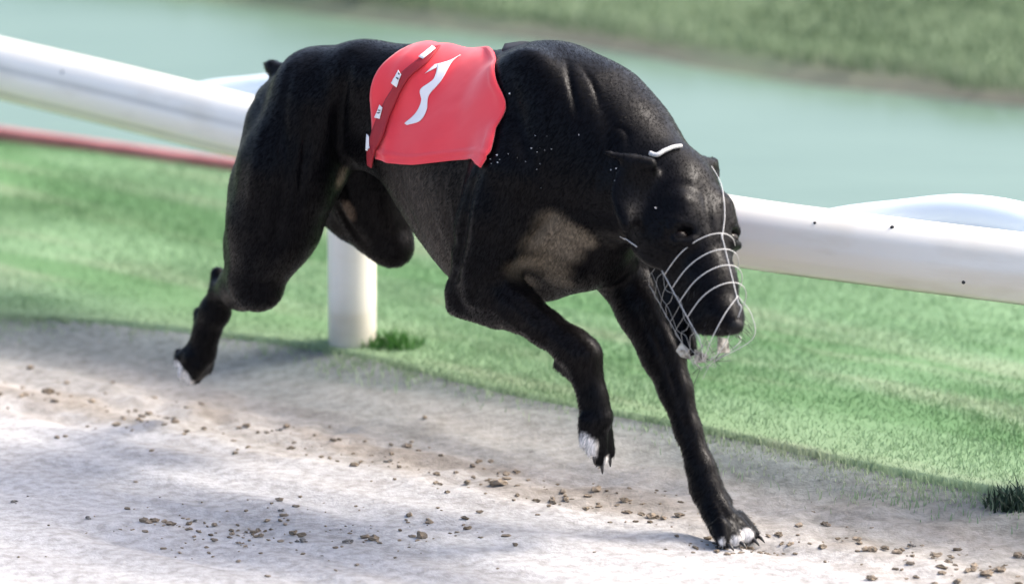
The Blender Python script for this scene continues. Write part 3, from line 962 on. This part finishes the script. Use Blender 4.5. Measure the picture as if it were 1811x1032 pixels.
# ---- surface nets
def surface_nets(F):
    neg = F < 0
    c = np.zeros((nx - 1, ny - 1, nzv - 1), np.uint8)
    for i in (0, 1):
        for j in (0, 1):
            for k in (0, 1):
                c += neg[i:nx - 1 + i, j:ny - 1 + j, k:nzv - 1 + k]
    act = (c > 0) & (c < 8)
    I = np.argwhere(act)
    idx = np.full(act.shape, -1, np.int64)
    idx[tuple(I.T)] = np.arange(len(I))
    cor = np.array([[i, j, k] for i in (0, 1) for j in (0, 1) for k in (0, 1)])
    vals = np.stack([F[I[:, 0] + a, I[:, 1] + b, I[:, 2] + c_] for a, b, c_ in cor], 1)
    acc = np.zeros((len(I), 3)); cnt = np.zeros(len(I))
    for a in range(8):
        for b in range(a + 1, 8):
            if np.abs(cor[a] - cor[b]).sum() != 1: continue
            va, vb = vals[:, a], vals[:, b]
            x = (va < 0) != (vb < 0)
            t = np.where(x, va / np.where(x, va - vb, 1), 0)
            acc += np.where(x[:, None], cor[a] + t[:, None] * (cor[b] - cor[a]), 0)
            cnt += x
    V = LO + VOX * (I + acc / cnt[:, None])
    Q = []
    for ax in range(3):
        o1, o2 = [(1, 2), (2, 0), (0, 1)][ax]
        s0 = [slice(None)] * 3; s1 = [slice(None)] * 3
        s0[ax] = slice(0, -1); s1[ax] = slice(1, None)
        A = neg[tuple(s0)]; B = neg[tuple(s1)]
        for pol in (True, False):
            E_ = np.argwhere((A == pol) & (B != pol))
            E_ = E_[(E_[:, o1] > 0) & (E_[:, o2] > 0) & (E_[:, o1] < act.shape[o1]) & (E_[:, o2] < act.shape[o2])]
            d1_ = np.zeros(3, int); d1_[o1] = 1
            d2_ = np.zeros(3, int); d2_[o2] = 1
            q = [idx[tuple((E_ - d1_ - d2_).T)], idx[tuple((E_ - d2_).T)], idx[tuple(E_.T)], idx[tuple((E_ - d1_).T)]]
            q = np.stack(q if pol else q[::-1], 1)
            Q.append(q)
    Q = np.concatenate(Q)
    return V, Q[(Q >= 0).all(1)]

BV_, BQ_ = surface_nets(FD.F)
# one light relaxation pass
def relax(V, Q, it, lam):
    for _ in range(it):
        acc = np.zeros_like(V); cnt = np.zeros(len(V))
        for a in range(4):
            i, j = Q[:, a], Q[:, (a + 1) % 4]
            np.add.at(acc, i, V[j]); np.add.at(cnt, i, 1)
            np.add.at(acc, j, V[i]); np.add.at(cnt, j, 1)
        V = V + lam * (acc / np.maximum(cnt, 1)[:, None] - V)
    return V
BV_ = relax(BV_, BQ_, 2, 0.5)

bvh = BVHTree.FromPolygons([tuple(v) for v in BV_], [tuple(q) for q in BQ_.tolist()])
camL = to_local(C0)
def hit(px, py, tree=None):
    d_ = vec_local(ray(px, py)); d_ /= np.linalg.norm(d_)
    r_ = (tree or bvh).ray_cast(Vector(camL), Vector(d_))
    return (np.array(r_[0]), np.array(r_[1])) if r_[0] is not None else (None, None)

# ---- muscle lines: shallow furrows and ridges along surveyed lines on the skin
def vnormals(V, Q):
    nn = np.cross(V[Q[:, 2]] - V[Q[:, 0]], V[Q[:, 3]] - V[Q[:, 1]])
    out_ = np.zeros_like(V)
    for a_ in range(4): np.add.at(out_, Q[:, a_], nn)
    return out_ / (np.linalg.norm(out_, axis=1)[:, None] + 1e-12)
NRM = vnormals(BV_, BQ_)
disp = np.zeros(len(BV_))
def crease(pix, depth, width, taper=True):
    pts = []
    for x, y in catmull(pix, 24):
        h_, _n = hit(x, y)
        if h_ is not None: pts.append(h_)
    if len(pts) < 3: return
    pts = np.array(pts)
    lo = pts.min(0) - 3 * width; hi = pts.max(0) + 3 * width
    sel = np.where(((BV_ > lo) & (BV_ < hi)).all(1))[0]
    if not len(sel): return
    P_ = BV_[sel]
    best = np.full(len(sel), 9.0); bt = np.zeros(len(sel))
    for i in range(len(pts) - 1):
        a_, b_ = pts[i], pts[i + 1]; ab = b_ - a_
        if np.linalg.norm(ab) > 0.05: continue
        h = np.clip(((P_ - a_) @ ab) / max(1e-12, ab @ ab), 0, 1)
        dd_ = np.linalg.norm(P_ - a_ - h[:, None] * ab, axis=1)
        m_ = dd_ < best
        best[m_] = dd_[m_]; bt[m_] = (i + h[m_]) / (len(pts) - 1)
    g = np.exp(-(best / width) ** 2)
    if taper: g = g * np.sin(np.pi * np.clip(bt, 0.03, 0.97)) ** 0.6
    disp[sel] -= depth * g
for pix, dp, wd in CREASES:
    crease(pix, dp, wd)
skin = fbm(BV_[:, 0] * 16 + BV_[:, 1] * 9, BV_[:, 2] * 10 + BV_[:, 1] * 12, 61, 3) - 0.47
BV_ = BV_ + NRM * (disp + 0.0018 * skin)[:, None]
bvh = BVHTree.FromPolygons([tuple(v) for v in BV_], [tuple(q) for q in BQ_.tolist()])

# ---- coat colours
m_coat, nt, b = new_mat('short_dog_coat', rough=0.34, spec=0.085)
a = N(nt, 'ShaderNodeAttribute', attribute_name='Col')
tc = N(nt, 'ShaderNodeTexCoord')
mp = N(nt, 'ShaderNodeMapping'); mp.inputs['Scale'].default_value = (1.0, 1.0, 0.16)
nz = N(nt, 'ShaderNodeTexNoise'); nz.inputs['Scale'].default_value = 260; nz.inputs['Detail'].default_value = 5
rp = N(nt, 'ShaderNodeValToRGB')
rp.color_ramp.elements[0].position = 0.3; rp.color_ramp.elements[0].color = (0.6, 0.6, 0.6, 1)
rp.color_ramp.elements[1].position = 0.72; rp.color_ramp.elements[1].color = (1.7, 1.62, 1.55, 1)
mx = N(nt, 'ShaderNodeMix', data_type='RGBA', blend_type='MULTIPLY'); mx.inputs[0].default_value = 1.0
nt.links.new(tc.outputs['Object'], mp.inputs['Vector']); nt.links.new(mp.outputs['Vector'], nz.inputs['Vector'])
nt.links.new(nz.outputs['Fac'], rp.inputs['Fac'])
nt.links.new(a.outputs['Color'], mx.inputs[6]); nt.links.new(rp.outputs['Color'], mx.inputs[7])
nt.links.new(mx.outputs[2], b.inputs['Base Color'])
b.inputs['Sheen Weight'].default_value = 0.015
b.inputs['Sheen Roughness'].default_value = 0.5
bp = N(nt, 'ShaderNodeBump'); bp.inputs['Strength'].default_value = 0.22; bp.inputs['Distance'].default_value = 0.0012
nt.links.new(nz.outputs['Fac'], bp.inputs['Height']); nt.links.new(bp.outputs['Normal'], b.inputs['Normal'])

nv = len(BV_)
ccol = np.tile(np.array([0.0022, 0.0022, 0.0030]), (nv, 1))
def blot(c, rad, col, soft=0.5, amt=1.0, nzs=30, seed=0):
    global ccol
    dd_ = np.linalg.norm((BV_ - c) / np.asarray(rad), axis=1)
    dd_ = dd_ + 0.5 * (fbm(BV_[:, 0] * nzs + 7, BV_[:, 2] * nzs + BV_[:, 1] * nzs * 0.7, seed, 3) - 0.5)
    w_ = (1 - sstep(1 - soft, 1.0, dd_))[:, None] * amt
    ccol = ccol * (1 - w_) + np.array(col) * w_
# brownish flank and legs
blot(L(742, 400, 0.08), (0.14, 0.2, 0.17), (0.050, 0.042, 0.035), 0.7, 0.9, 8, 1)
blot(L(950, 580, 0.09), (0.2, 0.1, 0.1), (0.0095, 0.0075, 0.0065), 0.8, 0.7, 8, 2)
blot(L(640, 380, -0.09), (0.12, 0.1, 0.14), (0.010, 0.0078, 0.0066), 0.8, 0.8, 8, 3)
blot(L(1180, 700, -0.07), (0.14, 0.1, 0.25), (0.006, 0.0055, 0.0055), 0.8, 0.6, 8, 4)
for (x, y, ru, rw) in [(985, 400, 0.034, 0.034), (1020, 415, 0.030, 0.024), (965, 430, 0.034, 0.034), (940, 465, 0.036, 0.032), (975, 470, 0.036, 0.030), (930, 495, 0.026, 0.020), (1000, 440, 0.03, 0.03), (985, 495, 0.03, 0.02), (1035, 428, 0.02, 0.016)]:
    h_, _ = hit(x, y)
    if h_ is not None:
        blot(h_, (ru, ru * 1.5, rw), (0.145, 0.122, 0.092), 0.9, 0.85, 6, 5)
for (x, y) in [(604, 315), (618, 372)]:
    h_, _ = hit(x, y)
    if h_ is not None: blot(h_, (0.016, 0.02, 0.022), (0.20, 0.15, 0.11), 0.7, 0.8, 20, 7)
# white toes
wht = (0.62, 0.61, 0.60)
for (x, y, r_) in [(1302, 958, 0.012), (1320, 946, 0.014), (1276, 958, 0.007), (1040, 790, 0.016), (1046, 806, 0.010), (1034, 776, 0.010), (1074, 814, 0.009), (314, 646, 0.012), (318, 656, 0.013), (324, 666, 0.014), (331, 674, 0.013)]:
    h_, _ = hit(x, y)
    if h_ is not None: blot(h_, (r_, r_, r_), wht, 0.4, 0.95, 60, 8)

dog = empty('greyhound', tuple(float(v) for v in DOG), -YAW)
tag(dog, 'black racing greyhound in full gallop wearing red jacket and wire muzzle', 'dog')
body = mesh_obj('body', BV_, BQ_, m_coat, dog, colors={'Col': ccol})
# short lying coat hairs
m_fur, nt, b = new_mat('coat_hair', rough=0.34, spec=0.045)
attr_color(nt, b)
NRM = vnormals(BV_, BQ_)
tri = np.concatenate([BQ_[:, [0, 1, 2]], BQ_[:, [0, 2, 3]]])
ar = np.linalg.norm(np.cross(BV_[tri[:, 1]] - BV_[tri[:, 0]], BV_[tri[:, 2]] - BV_[tri[:, 0]]), axis=1)
nf = 150000
pick = rng.choice(len(tri), nf, p=ar / ar.sum())
r1 = np.sqrt(rng.random(nf)); r2 = rng.random(nf)
wts = np.stack([1 - r1, r1 * (1 - r2), r1 * r2], 1)
fp = (BV_[tri[pick]] * wts[..., None]).sum(1); fn = (NRM[tri[pick]] * wts[..., None]).sum(1)
fc = (ccol[tri[pick]] * wts[..., None]).sum(1)
lie = np.tile(np.array([-0.55, 0.0, -0.83]), (nf, 1))
headm = (np.linalg.norm(fp - HC, axis=1) < 0.13)[:, None]
lie = np.where(headm, -hf[None], lie)
lie = lie + rng.normal(0, 0.18, (nf, 3))
lie -= fn * (lie * fn).sum(1)[:, None]
lie /= np.linalg.norm(lie, axis=1)[:, None] + 1e-9
ln = np.where(headm[:, 0], 0.004, 0.008) * rng.uniform(0.6, 1.3, nf)
sd = np.cross(fn, lie)
wd = 0.00032
root = fp - fn * 0.0003
mid = fp + lie * (ln * 0.55)[:, None] + fn * 0.0009
tip = fp + lie * ln[:, None] + fn * 0.0010
FV = np.stack([root - sd * wd, root + sd * wd, mid + sd * wd * 0.8, mid - sd * wd * 0.8, tip], 1).reshape(-1, 3)
i_ = np.arange(nf)[:, None] * 5
FF = np.concatenate([i_ + np.array([[0, 1, 2]]), i_ + np.array([[0, 2, 3]]), i_ + np.array([[3, 2, 4]])], 0)
clump = 0.40 + 0.8 * fbm(fp[:, 0] * 60 + fp[:, 1] * 45, fp[:, 2] * 14, 95, 3)
fcol = np.repeat(fc * (clump * rng.uniform(0.6, 1.6, nf))[:, None], 5, 0)
fur = mesh_obj('coat', FV, FF, m_fur, dog, smooth=True, colors={'Col': fcol})
fur['kind'] = 'stuff'
m_eye, nt, b = new_mat('dog_eye', base=(0.006, 0.004, 0.003), rough=0.2, spec=0.12)
m_nose, nt, b = new_mat('dog_nose', base=(0.004, 0.004, 0.0045), rough=0.5, spec=0.2)
m_claw, nt, b = new_mat('dog_claw', base=(0.025, 0.022, 0.02), rough=0.35)

def ellip(c, rad, M, nl=10, nm=16):
    vs, fs = [], []
    for i in range(nl + 1):
        ph = math.pi * i / nl
        for j in range(nm):
            th = 2 * math.pi * j / nm
            q = np.array([math.sin(ph) * math.cos(th) * rad[0], math.sin(ph) * math.sin(th) * rad[1], math.cos(ph) * rad[2]])
            vs.append(c + q[0] * M[0] + q[1] * M[1] + q[2] * M[2])
    for i in range(nl):
        for j in range(nm):
            fs.append((i * nm + j, (i + 1) * nm + j, (i + 1) * nm + (j + 1) % nm, i * nm + (j + 1) % nm))
    return vs, fs
for sg in (1, -1):
    v, f = ellip(H(0.058, 0.0220, 0.043 * sg), (0.0095, 0.0085, 0.0125), HM)
    e_ = mesh_obj('eye', v, f, m_eye, dog)
    arc_ = [H(0.058 + 0.014 * math.cos(q), 0.0265 + 0.009 * math.cos(q * 0.5), 0.043 * sg + 0.012 * sg * math.sin(q)) for q in np.linspace(-1.5, 1.5, 10)]
v, f = ellip(H(0.187, 0.007, 0), (0.014, 0.0125, 0.0150), HM)
mesh_obj('nose', v, f, m_nose, dog)
# claws
def claw(p, dirv, ln=0.012, r_=0.003):
    dirv = np.asarray(dirv, float); dirv /= np.linalg.norm(dirv)
    pts = [p - dirv * 0.006, p + dirv * ln * 0.4, p + dirv * ln * 0.75 + np.array([0, 0, -0.002]), p + dirv * ln + np.array([0, 0, -0.004])]
    v, f = tube(pts, [r_, r_ * 0.85, r_ * 0.55, r_ * 0.15], 8)
    mesh_obj('claw', v, f, m_claw, dog)
for (x, y, v_, x2, y2, v2, ra, rb) in toes:
    p2 = L(x2, y2, v2); p2[2] = max(p2[2], rb - 0.002)
    claw(p2 + np.array([rb * 0.9, 0, -rb * 0.25]), (1, 0, -0.25))
for (x2, y2, v2, rb) in [(1076, 800, 0.056, 0.0105), (1062, 812, 0.074, 0.011), (1048, 796, 0.09, 0.0105)]:
    claw(L(x2, y2, v2) + np.array([0.003, 0, -rb * 0.9]), (0.15, 0, -1), 0.007)
# ------------------------------------------------------------------ racing jacket
m_jack, nt, b = new_mat('red_jacket_cloth', rough=0.75, spec=0.2)
c, f = noise_mix(nt, (0.78, 0.045, 0.062), (0.82, 0.056, 0.074), 9)
nt.links.new(c, b.inputs['Base Color'])
b.inputs['Sheen Weight'].default_value = 0.25
bump(nt, b, 900, 0.25, 0.0006)
m_strap, nt, b = new_mat('dark_red_webbing', base=(0.33, 0.010, 0.020), rough=0.7)
bump(nt, b, 700, 0.3, 0.0006)
m_white, nt, b = new_mat('white_print', base=(0.80, 0.79, 0.79), rough=0.6)
m_gauze, nt, b = new_mat('black_gauze', base=(0.018, 0.018, 0.02), rough=0.7)
m_ink, nt, b = new_mat('black_ink', base=(0.02, 0.02, 0.02), rough=0.6)

def uphi(p):
    cw = np.interp(p[0], uu, cu)
    return p[0], math.atan2(-p[1], p[2] - cw)
rear_pix = [(712, 92), (684, 110), (664, 140), (657, 180), (659, 225), (664, 262), (670, 283)]
front_pix = [(880, 100), (878, 122), (882, 150), (898, 172), (899, 196), (880, 222), (878, 252), (873, 272), (866, 284), (858, 293)]
bot_pix = [(670, 283), (700, 287), (760, 288), (810, 290), (862, 294)]
def curve_uphi(pix):
    out_ = []
    for x, y in pix:
        h_, _ = hit(x, y)
        if h_ is not None: out_.append(uphi(h_))
    return np.array(out_)
cre, cfr, cbo = curve_uphi(rear_pix), curve_uphi(front_pix), curve_uphi(bot_pix)
def f_of(c_, k):
    i = np.argsort(c_[:, k]); return lambda x: np.interp(x, c_[i, k], c_[i, 1 - k])
cfr = np.vstack([[cfr[0, 0] - 0.055, 0.0], cfr])
u_re, u_fr = f_of(cre, 1), f_of(cfr, 1)
pc_ = np.polyfit(cbo[:, 0], cbo[:, 1], 2)
ph_bo = lambda x: np.polyval(pc_, x)
def surf(u_, ph):
    cw = np.interp(u_, uu, cu)
    o_ = np.array([u_, 0, cw]); dv = np.array([0, -math.sin(ph), math.cos(ph)])
    r_ = bvh.ray_cast(Vector(o_ + dv * 0.26), Vector(-dv))
    return (np.array(r_[0]), np.array(r_[1])) if r_[0] is not None else (o_ + dv * 0.1, dv)
NA, NB = 64, 121
GV = np.zeros((NB, NA, 3)); GN = np.zeros((NB, NA, 3))
for ib in range(NB):
    bb = -1 + 2 * ib / (NB - 1)
    for ia in range(NA):
        aa = ia / (NA - 1)
        um = np.interp(aa, [0, 1], [cbo[:, 0].min(), cbo[:, 0].max()])
        ph = bb * float(ph_bo(um))
        ur, uf = float(u_re(abs(ph))), float(u_fr(abs(ph))) - 0.17 * float(sstep(0.0, 0.2, -ph))
        u_ = ur + (uf - ur) * aa
        q, nn = surf(u_, ph)
        GV[ib, ia] = q; GN[ib, ia] = nn
def blur(Gr, it):
    for _ in range(it):
        P_ = np.pad(Gr, ((1, 1), (1, 1), (0, 0)), mode='edge')
        Gi = (P_[:-2, 1:-1] + P_[2:, 1:-1] + P_[1:-1, :-2] + P_[1:-1, 2:]) / 4
        Gr2 = Gr.copy(); Gr2[1:-1, 1:-1] = Gi[1:-1, 1:-1]; Gr = Gr2
    return Gr
GN = blur(GN, 12)
GN /= np.linalg.norm(GN, axis=-1)[..., None]
for _ in range(14):   # even out the hem and the end edges
    for e_ in (GV[0], GV[-1], GV[:, 0], GV[:, -1]):
        e_[1:-1] = 0.5 * e_[1:-1] + 0.25 * (e_[:-2] + e_[2:])
GV = 0.30 * GV + 0.70 * blur(GV, 14)
ia_, ib_ = np.meshgrid(np.linspace(0, 1, NA), np.linspace(-1, 1, NB))
wr = 0.0042 + 0.0016 * np.sin(ia_ * 21 - 9 * np.abs(ib_)) * np.exp(-((ia_ - 0.05) / 0.25) ** 2) + 0.0026 * np.sin(ia_ * 8 + 5 * ib_ + 1.0) * np.abs(ib_) + 0.003 * (fbm(ia_ * 5 + ib_ * 2, ib_ * 7, 5, 3) - 0.5)
wr += 0.006 * np.exp(-((ia_ - 0.10 - 0.05 * ib_) / 0.035) ** 2) * sstep(0.1, 0.5, np.abs(ib_)) * 0.5       # folds by the girth strap
wr += 0.004 * np.exp(-((np.abs(ib_) - 0.93) / 0.018) ** 2) + 0.0015 * (np.abs(ib_) > 0.955)                   # hem
wr += 0.005 * np.exp(-((ia_ - 0.97) / 0.03) ** 2) * (0.5 + 0.5 * np.sin(ib_ * 17))
JV = (GV + GN * wr[..., None]).reshape(-1, 3)
idx = np.arange(NA * NB).reshape(NB, NA)
JF = np.stack([idx[:-1, :-1], idx[:-1, 1:], idx[1:, 1:], idx[1:, :-1]], -1).reshape(-1, 4)
nrm0 = np.cross(JV[JF[2000, 1]] - JV[JF[2000, 0]], JV[JF[2000, 3]] - JV[JF[2000, 0]])
if nrm0 @ GN.reshape(-1, 3)[JF[2000, 0]] < 0: JF = JF[:, ::-1].copy()
jacket = mesh_obj('racing_jacket', JV, JF, m_jack, dog)
md = jacket.modifiers.new('thickness', 'SOLIDIFY'); md.thickness = 0.003; md.offset = 0
jacket['label'] = 'pinkish red racing jacket with white number'
jbvh = BVHTree.FromPolygons([tuple(v) for v in JV], [tuple(q) for q in JF.tolist()])

def hit2(px, py):
    a_, an = hit(px, py, jbvh)
    b_, bn = hit(px, py)
    if a_ is None: return b_, bn
    if b_ is None: return a_, an
    return (a_, an) if np.linalg.norm(a_ - camL) < np.linalg.norm(b_ - camL) else (b_, bn)

def ribbon(name, left, right, n, m, off, mat, parent, thick=0.0012, tree=hit2):
    lf, rg = catmull(left, n), catmull(right, n)
    V = np.zeros((n, m, 3)); ok = True
    for i in range(n):
        for j in range(m):
            q = lf[i] + (rg[i] - lf[i]) * (j / (m - 1))
            h_, nn = tree(q[0], q[1])
            if h_ is None:
                V[i, j] = V[i, j - 1] if j else V[i - 1, j]
                continue
            if nn @ (camL - h_) < 0: nn = -nn
            V[i, j] = h_ + nn * off
    idx = np.arange(n * m).reshape(n, m)
    F = np.stack([idx[:-1, :-1], idx[:-1, 1:], idx[1:, 1:], idx[1:, :-1]], -1).reshape(-1, 4)
    o = mesh_obj(name, V.reshape(-1, 3), F, mat, parent)
    md = o.modifiers.new('thickness', 'SOLIDIFY'); md.thickness = thick; md.offset = 0
    return o
ribbon('number', [(752, 131), (772, 115), (768, 140), (745, 158), (747, 178), (738, 200), (718, 219)],
       [(815, 100), (800, 112), (781, 145), (760, 170), (757, 195), (745, 215), (722, 222)][:7], 40, 7, 0.0028, m_white, jacket, 0.0008)
ribbon('girth_strap', [(768, 90), (740, 111), (712, 134), (694, 164), (678, 195), (665, 232), (657, 262), (657, 288)],
       [(779, 88), (757, 114), (728, 138), (708, 172), (694, 205), (682, 245), (668, 272), (664, 293)], 48, 6, 0.0065, m_strap, jacket, 0.003)
for (a_, b_) in [([(711, 126), (698, 146)], [(717, 133), (708, 153)]), ([(678, 182), (670, 206)], [(684, 188), (680, 211)]), ([(657, 236), (656, 262)], [(662, 240), (662, 266)]), ([(765, 90), (743, 106)], [(771, 94), (750, 110)])]:
    ribbon('badge', a_, b_, 8, 5, 0.0092, m_white, jacket, 0.0008)
for (x0, y0, x1, y1) in [(708, 138, 712, 141), (712, 131, 714, 134), (676, 192, 681, 194), (674, 198, 680, 199)]:
    ribbon('badge_print', [(x0, y0), (x1, y1)], [(x0 + 1.5, y0 - 1.5), (x1 + 1.5, y1 - 1.5)], 4, 3, 0.0102, m_ink, jacket, 0.0006)
# black gauze collar flap ahead of the jacket, over the withers
cf_t = catmull([L(893, 78, 0.0), L(930, 74, 0.0), L(965, 84, 0.0), L(992, 98, 0.0)], 14)
cf_b = catmull([L(890, 100, 0.02), L(928, 98, 0.02), L(962, 104, 0.015), L(990, 112, 0.01)], 14)
V = np.concatenate([cf_t, 0.5 * (cf_t + cf_b) + np.array([0, -0.004, 0.001]), cf_b]); i_ = np.arange(13)
F = np.concatenate([np.stack([i_ + 14 * k, i_ + 14 * k + 1, i_ + 14 * k + 15, i_ + 14 * k + 14], 1) for k in (0, 1)])
cfo = mesh_obj('collar_flap', V, F, m_gauze, jacket)
md = cfo.modifiers.new('thickness', 'SOLIDIFY'); md.thickness = 0.002; md.offset = 0

# ------------------------------------------------------------------ wire muzzle
m_wire, nt, b = new_mat('pale_plastic_wire', base=(0.52, 0.51, 0.49), rough=0.45)
m_wire2, nt, b = new_mat('grey_wire', base=(0.30, 0.29, 0.27), rough=0.45)
m_tape, nt, b = new_mat('cream_tape', rough=0.7)
c, f = noise_mix(nt, (0.10, 0.09, 0.07), (0.52, 0.49, 0.42), 120); nt.links.new(c, b.inputs['Base Color'])
muz = empty('wire_muzzle'); muz.parent = dog
muz['label'] = 'pale wire racing muzzle on the dog\'s snout'
def ringpt(f_, th, tilt=0.0):
    """basket cross-section at distance f_ along the head; th=0 over the bridge, positive to the dog's right"""
    k = max(-0.3, (f_ - 0.06) / 0.145); kp = max(k, 0.0)
    rt = 0.061 - 0.031 * k; rb = 0.090 - 0.016 * kp ** 1.3; rs = 0.050 - 0.016 * k
    cT = math.cos(th)
    t_ = -0.006 + (rt if cT > 0 else rb) * cT
    return H(f_ + tilt * cT, t_, rs * math.sin(th))
W = 0.0007
SIDE = 1.85
for f_ in (0.082, 0.104, 0.126, 0.150):
    pts = [ringpt(f_, th, -0.010) for th in np.linspace(-SIDE, SIDE, 33)]
    v, f = tube(pts, W, 6)
    mesh_obj('wire', v, f, m_wire, muz)
for th in (SIDE, -SIDE, 2.5, -2.5, math.pi):
    f0 = 0.0 if abs(th) == SIDE else 0.070
    pts = [ringpt(q, th) for q in np.linspace(f0, 0.190, 14)]
    pts += [H(0.199, -0.060 + (0.0 if abs(th) < 2 else -0.016), 0.010 * math.sin(th))]
    v, f = tube(catmull(pts, 40), W if abs(th) < 2 else W * 0.8, 6)
    mesh_obj('wire', v, f, m_wire if abs(th) < 2 else m_wire2, muz)
# front struts
for sg in (1, -1):
    v, f = tube(catmull([ringpt(0.160, 0.0), ringpt(0.180, 0.65 * sg), ringpt(0.200, 1.5 * sg), H(0.199, -0.055, 0.012 * sg)], 20), W * 0.9, 6)
    mesh_obj('wire', v, f, m_wire, muz)
# fine mesh under the jaw
for j, f_ in enumerate(np.linspace(0.065, 0.195, 9)):
    jit = rng.normal(0, 0.003, 14)
    pts = [ringpt(f_ + jit[i], th) for i, th in enumerate(np.linspace(SIDE, 2 * math.pi - SIDE, 14))]
    v, f = tube(catmull(pts, 30), W * 0.55, 5); mesh_obj('mesh_wire', v, f, m_wire2, muz)
for th in np.linspace(1.9, 2 * math.pi - 1.9, 9):
    pts = [ringpt(q, th + rng.normal(0, 0.05)) for q in np.linspace(0.065, 0.20, 9)]
    v, f = tube(catmull(pts, 30), W * 0.55, 5); mesh_obj('mesh_wire', v, f, m_wire2, muz)
# head strap: bridge wire carried over the brow to the poll, cheek wire, throat strap
def surf_pts(pix, off):
    out_ = []
    for x, y in catmull(pix, 40):
        h_, nn = hit(x, y)
        if h_ is not None:
            if nn @ (camL - h_) < 0: nn = -nn
            out_.append(h_ + nn * off)
    return np.array(out_)
sp = surf_pts([(1255, 296), (1268, 318), (1277, 345), (1279, 380), (1276, 410), (1273, 432)], 0.003)
br = np.array([ringpt(q, 0.0, -0.010) for q in np.linspace(0.082, 0.19, 10)] + [H(0.200, -0.030, 0.0), H(0.199, -0.058, 0.0)])
v, f = tube(catmull(np.vstack([sp[::4], br]), 80), W, 6); mesh_obj('wire', v, f, m_wire, muz)
sp = surf_pts([(1130, 435), (1112, 422), (1098, 414)], 0.004)
if len(sp) > 3:
    v, f = tube(np.vstack([sp]), W, 6); mesh_obj('wire', v, f, m_wire, muz)
sp = surf_pts([(1150, 274), (1162, 277), (1175, 270), (1190, 264), (1203, 262)], 0.004)
if len(sp) > 3:
    v, f = tube(sp, np.linspace(0.0035, 0.0028, len(sp)), 8); mesh_obj('collar', v, f, m_wire, muz)
# tape flags on the front of the muzzle
def flag(pts3, name='tape'):
    pts3 = np.array(pts3); n_ = np.cross(pts3[1] - pts3[0], pts3[2] - pts3[0]); n_ /= np.linalg.norm(n_)
    k = len(pts3)
    V = np.vstack([pts3 + n_ * 0.0008, pts3 - n_ * 0.0008])
    F = [tuple(range(k)), tuple(range(2 * k - 1, k - 1, -1))] + [(i, i + k, (i + 1) % k + k, (i + 1) % k) for i in range(k)]
    mesh_obj(name, V, F, m_tape, muz, smooth=False)
flag([H(0.178, -0.034, -0.006), H(0.180, -0.034, -0.022), H(0.198, -0.040, -0.022), H(0.197, -0.044, -0.004)])
flag([H(0.162, -0.072, 0.022), H(0.176, -0.068, 0.018), H(0.184, -0.078, 0.012), H(0.176, -0.084, 0.020), H(0.168, -0.082, 0.026)])
flag([H(0.178, -0.064, 0.012), H(0.190, -0.058, 0.0), H(0.195, -0.068, -0.002), H(0.190, -0.078, 0.008)])
# loose tangled strands at the tip
for q in range(9):
    a_ = H(0.19 + rng.normal(0, 0.004), -0.055 + rng.normal(0, 0.012), rng.normal(0, 0.012))
    pts = [a_] + [a_ + (hf * rng.normal(0.004, 0.006) + hu_ * rng.normal(0, 0.009) + hs * rng.normal(0, 0.010)) * k for k in (1, 1.6, 2.4)]
    v, f = tube(catmull(pts, 14), W * 0.6, 5); mesh_obj('loose_wire', v, f, m_wire2 if q % 2 else m_bolt, muz)
# teeth / jaw end
# whiskers
m_hair, nt, b = new_mat('black_hair', base=(0.012, 0.012, 0.013), rough=0.5)
parts = []
for i in range(70):
    f_ = rng.uniform(0.10, 0.195); sg = -1 if i % 4 else 1
    s0 = H(f_, rng.uniform(-0.035, 0.005), sg * rng.uniform(0.020, 0.030))
    dv = hf * rng.uniform(0.3, 1.0) + hs * sg * rng.uniform(0.3, 0.9) + hu_ * rng.uniform(-0.5, 0.2)
    ln = rng.uniform(0.008, 0.028)
    parts.append(tube([s0, s0 + dv * ln * 0.5, s0 + dv * ln + hf * ln * 0.3], [0.0005, 0.0004, 0.00015], 4))
v, f = join(parts)
w_ = mesh_obj('whiskers', v, f, m_hair, dog); w_['kind'] = 'stuff'
# sand grains stuck to shoulder and face
parts = []
grains = [(940, 262), (948, 268), (955, 262), (962, 266), (975, 265), (955, 290), (950, 300), (948, 240), (965, 240), (930, 285), (885, 283), (880, 288), (878, 275), (868, 282), (870, 290), (1024, 240), (903, 165), (1159, 367), (1082, 300), (1090, 298), (1088, 306), (1088, 320), (890, 196), (957, 332), (900, 272), (915, 280), (1016, 108)]
for (x, y) in grains:
    h_, nn = hit(x + rng.normal(0, 1), y + rng.normal(0, 1))
    if h_ is not None:
        v, f = lump(abs(rng.normal(0, 0.0005)) + 0.0004, int(rng.integers(1e6)))
        parts.append((v + h_ + nn * 0.0005, f))
v, f = join(parts)
g_ = mesh_obj('sand_grains', v, f, m_white, dog, smooth=False); g_['kind'] = 'stuff'
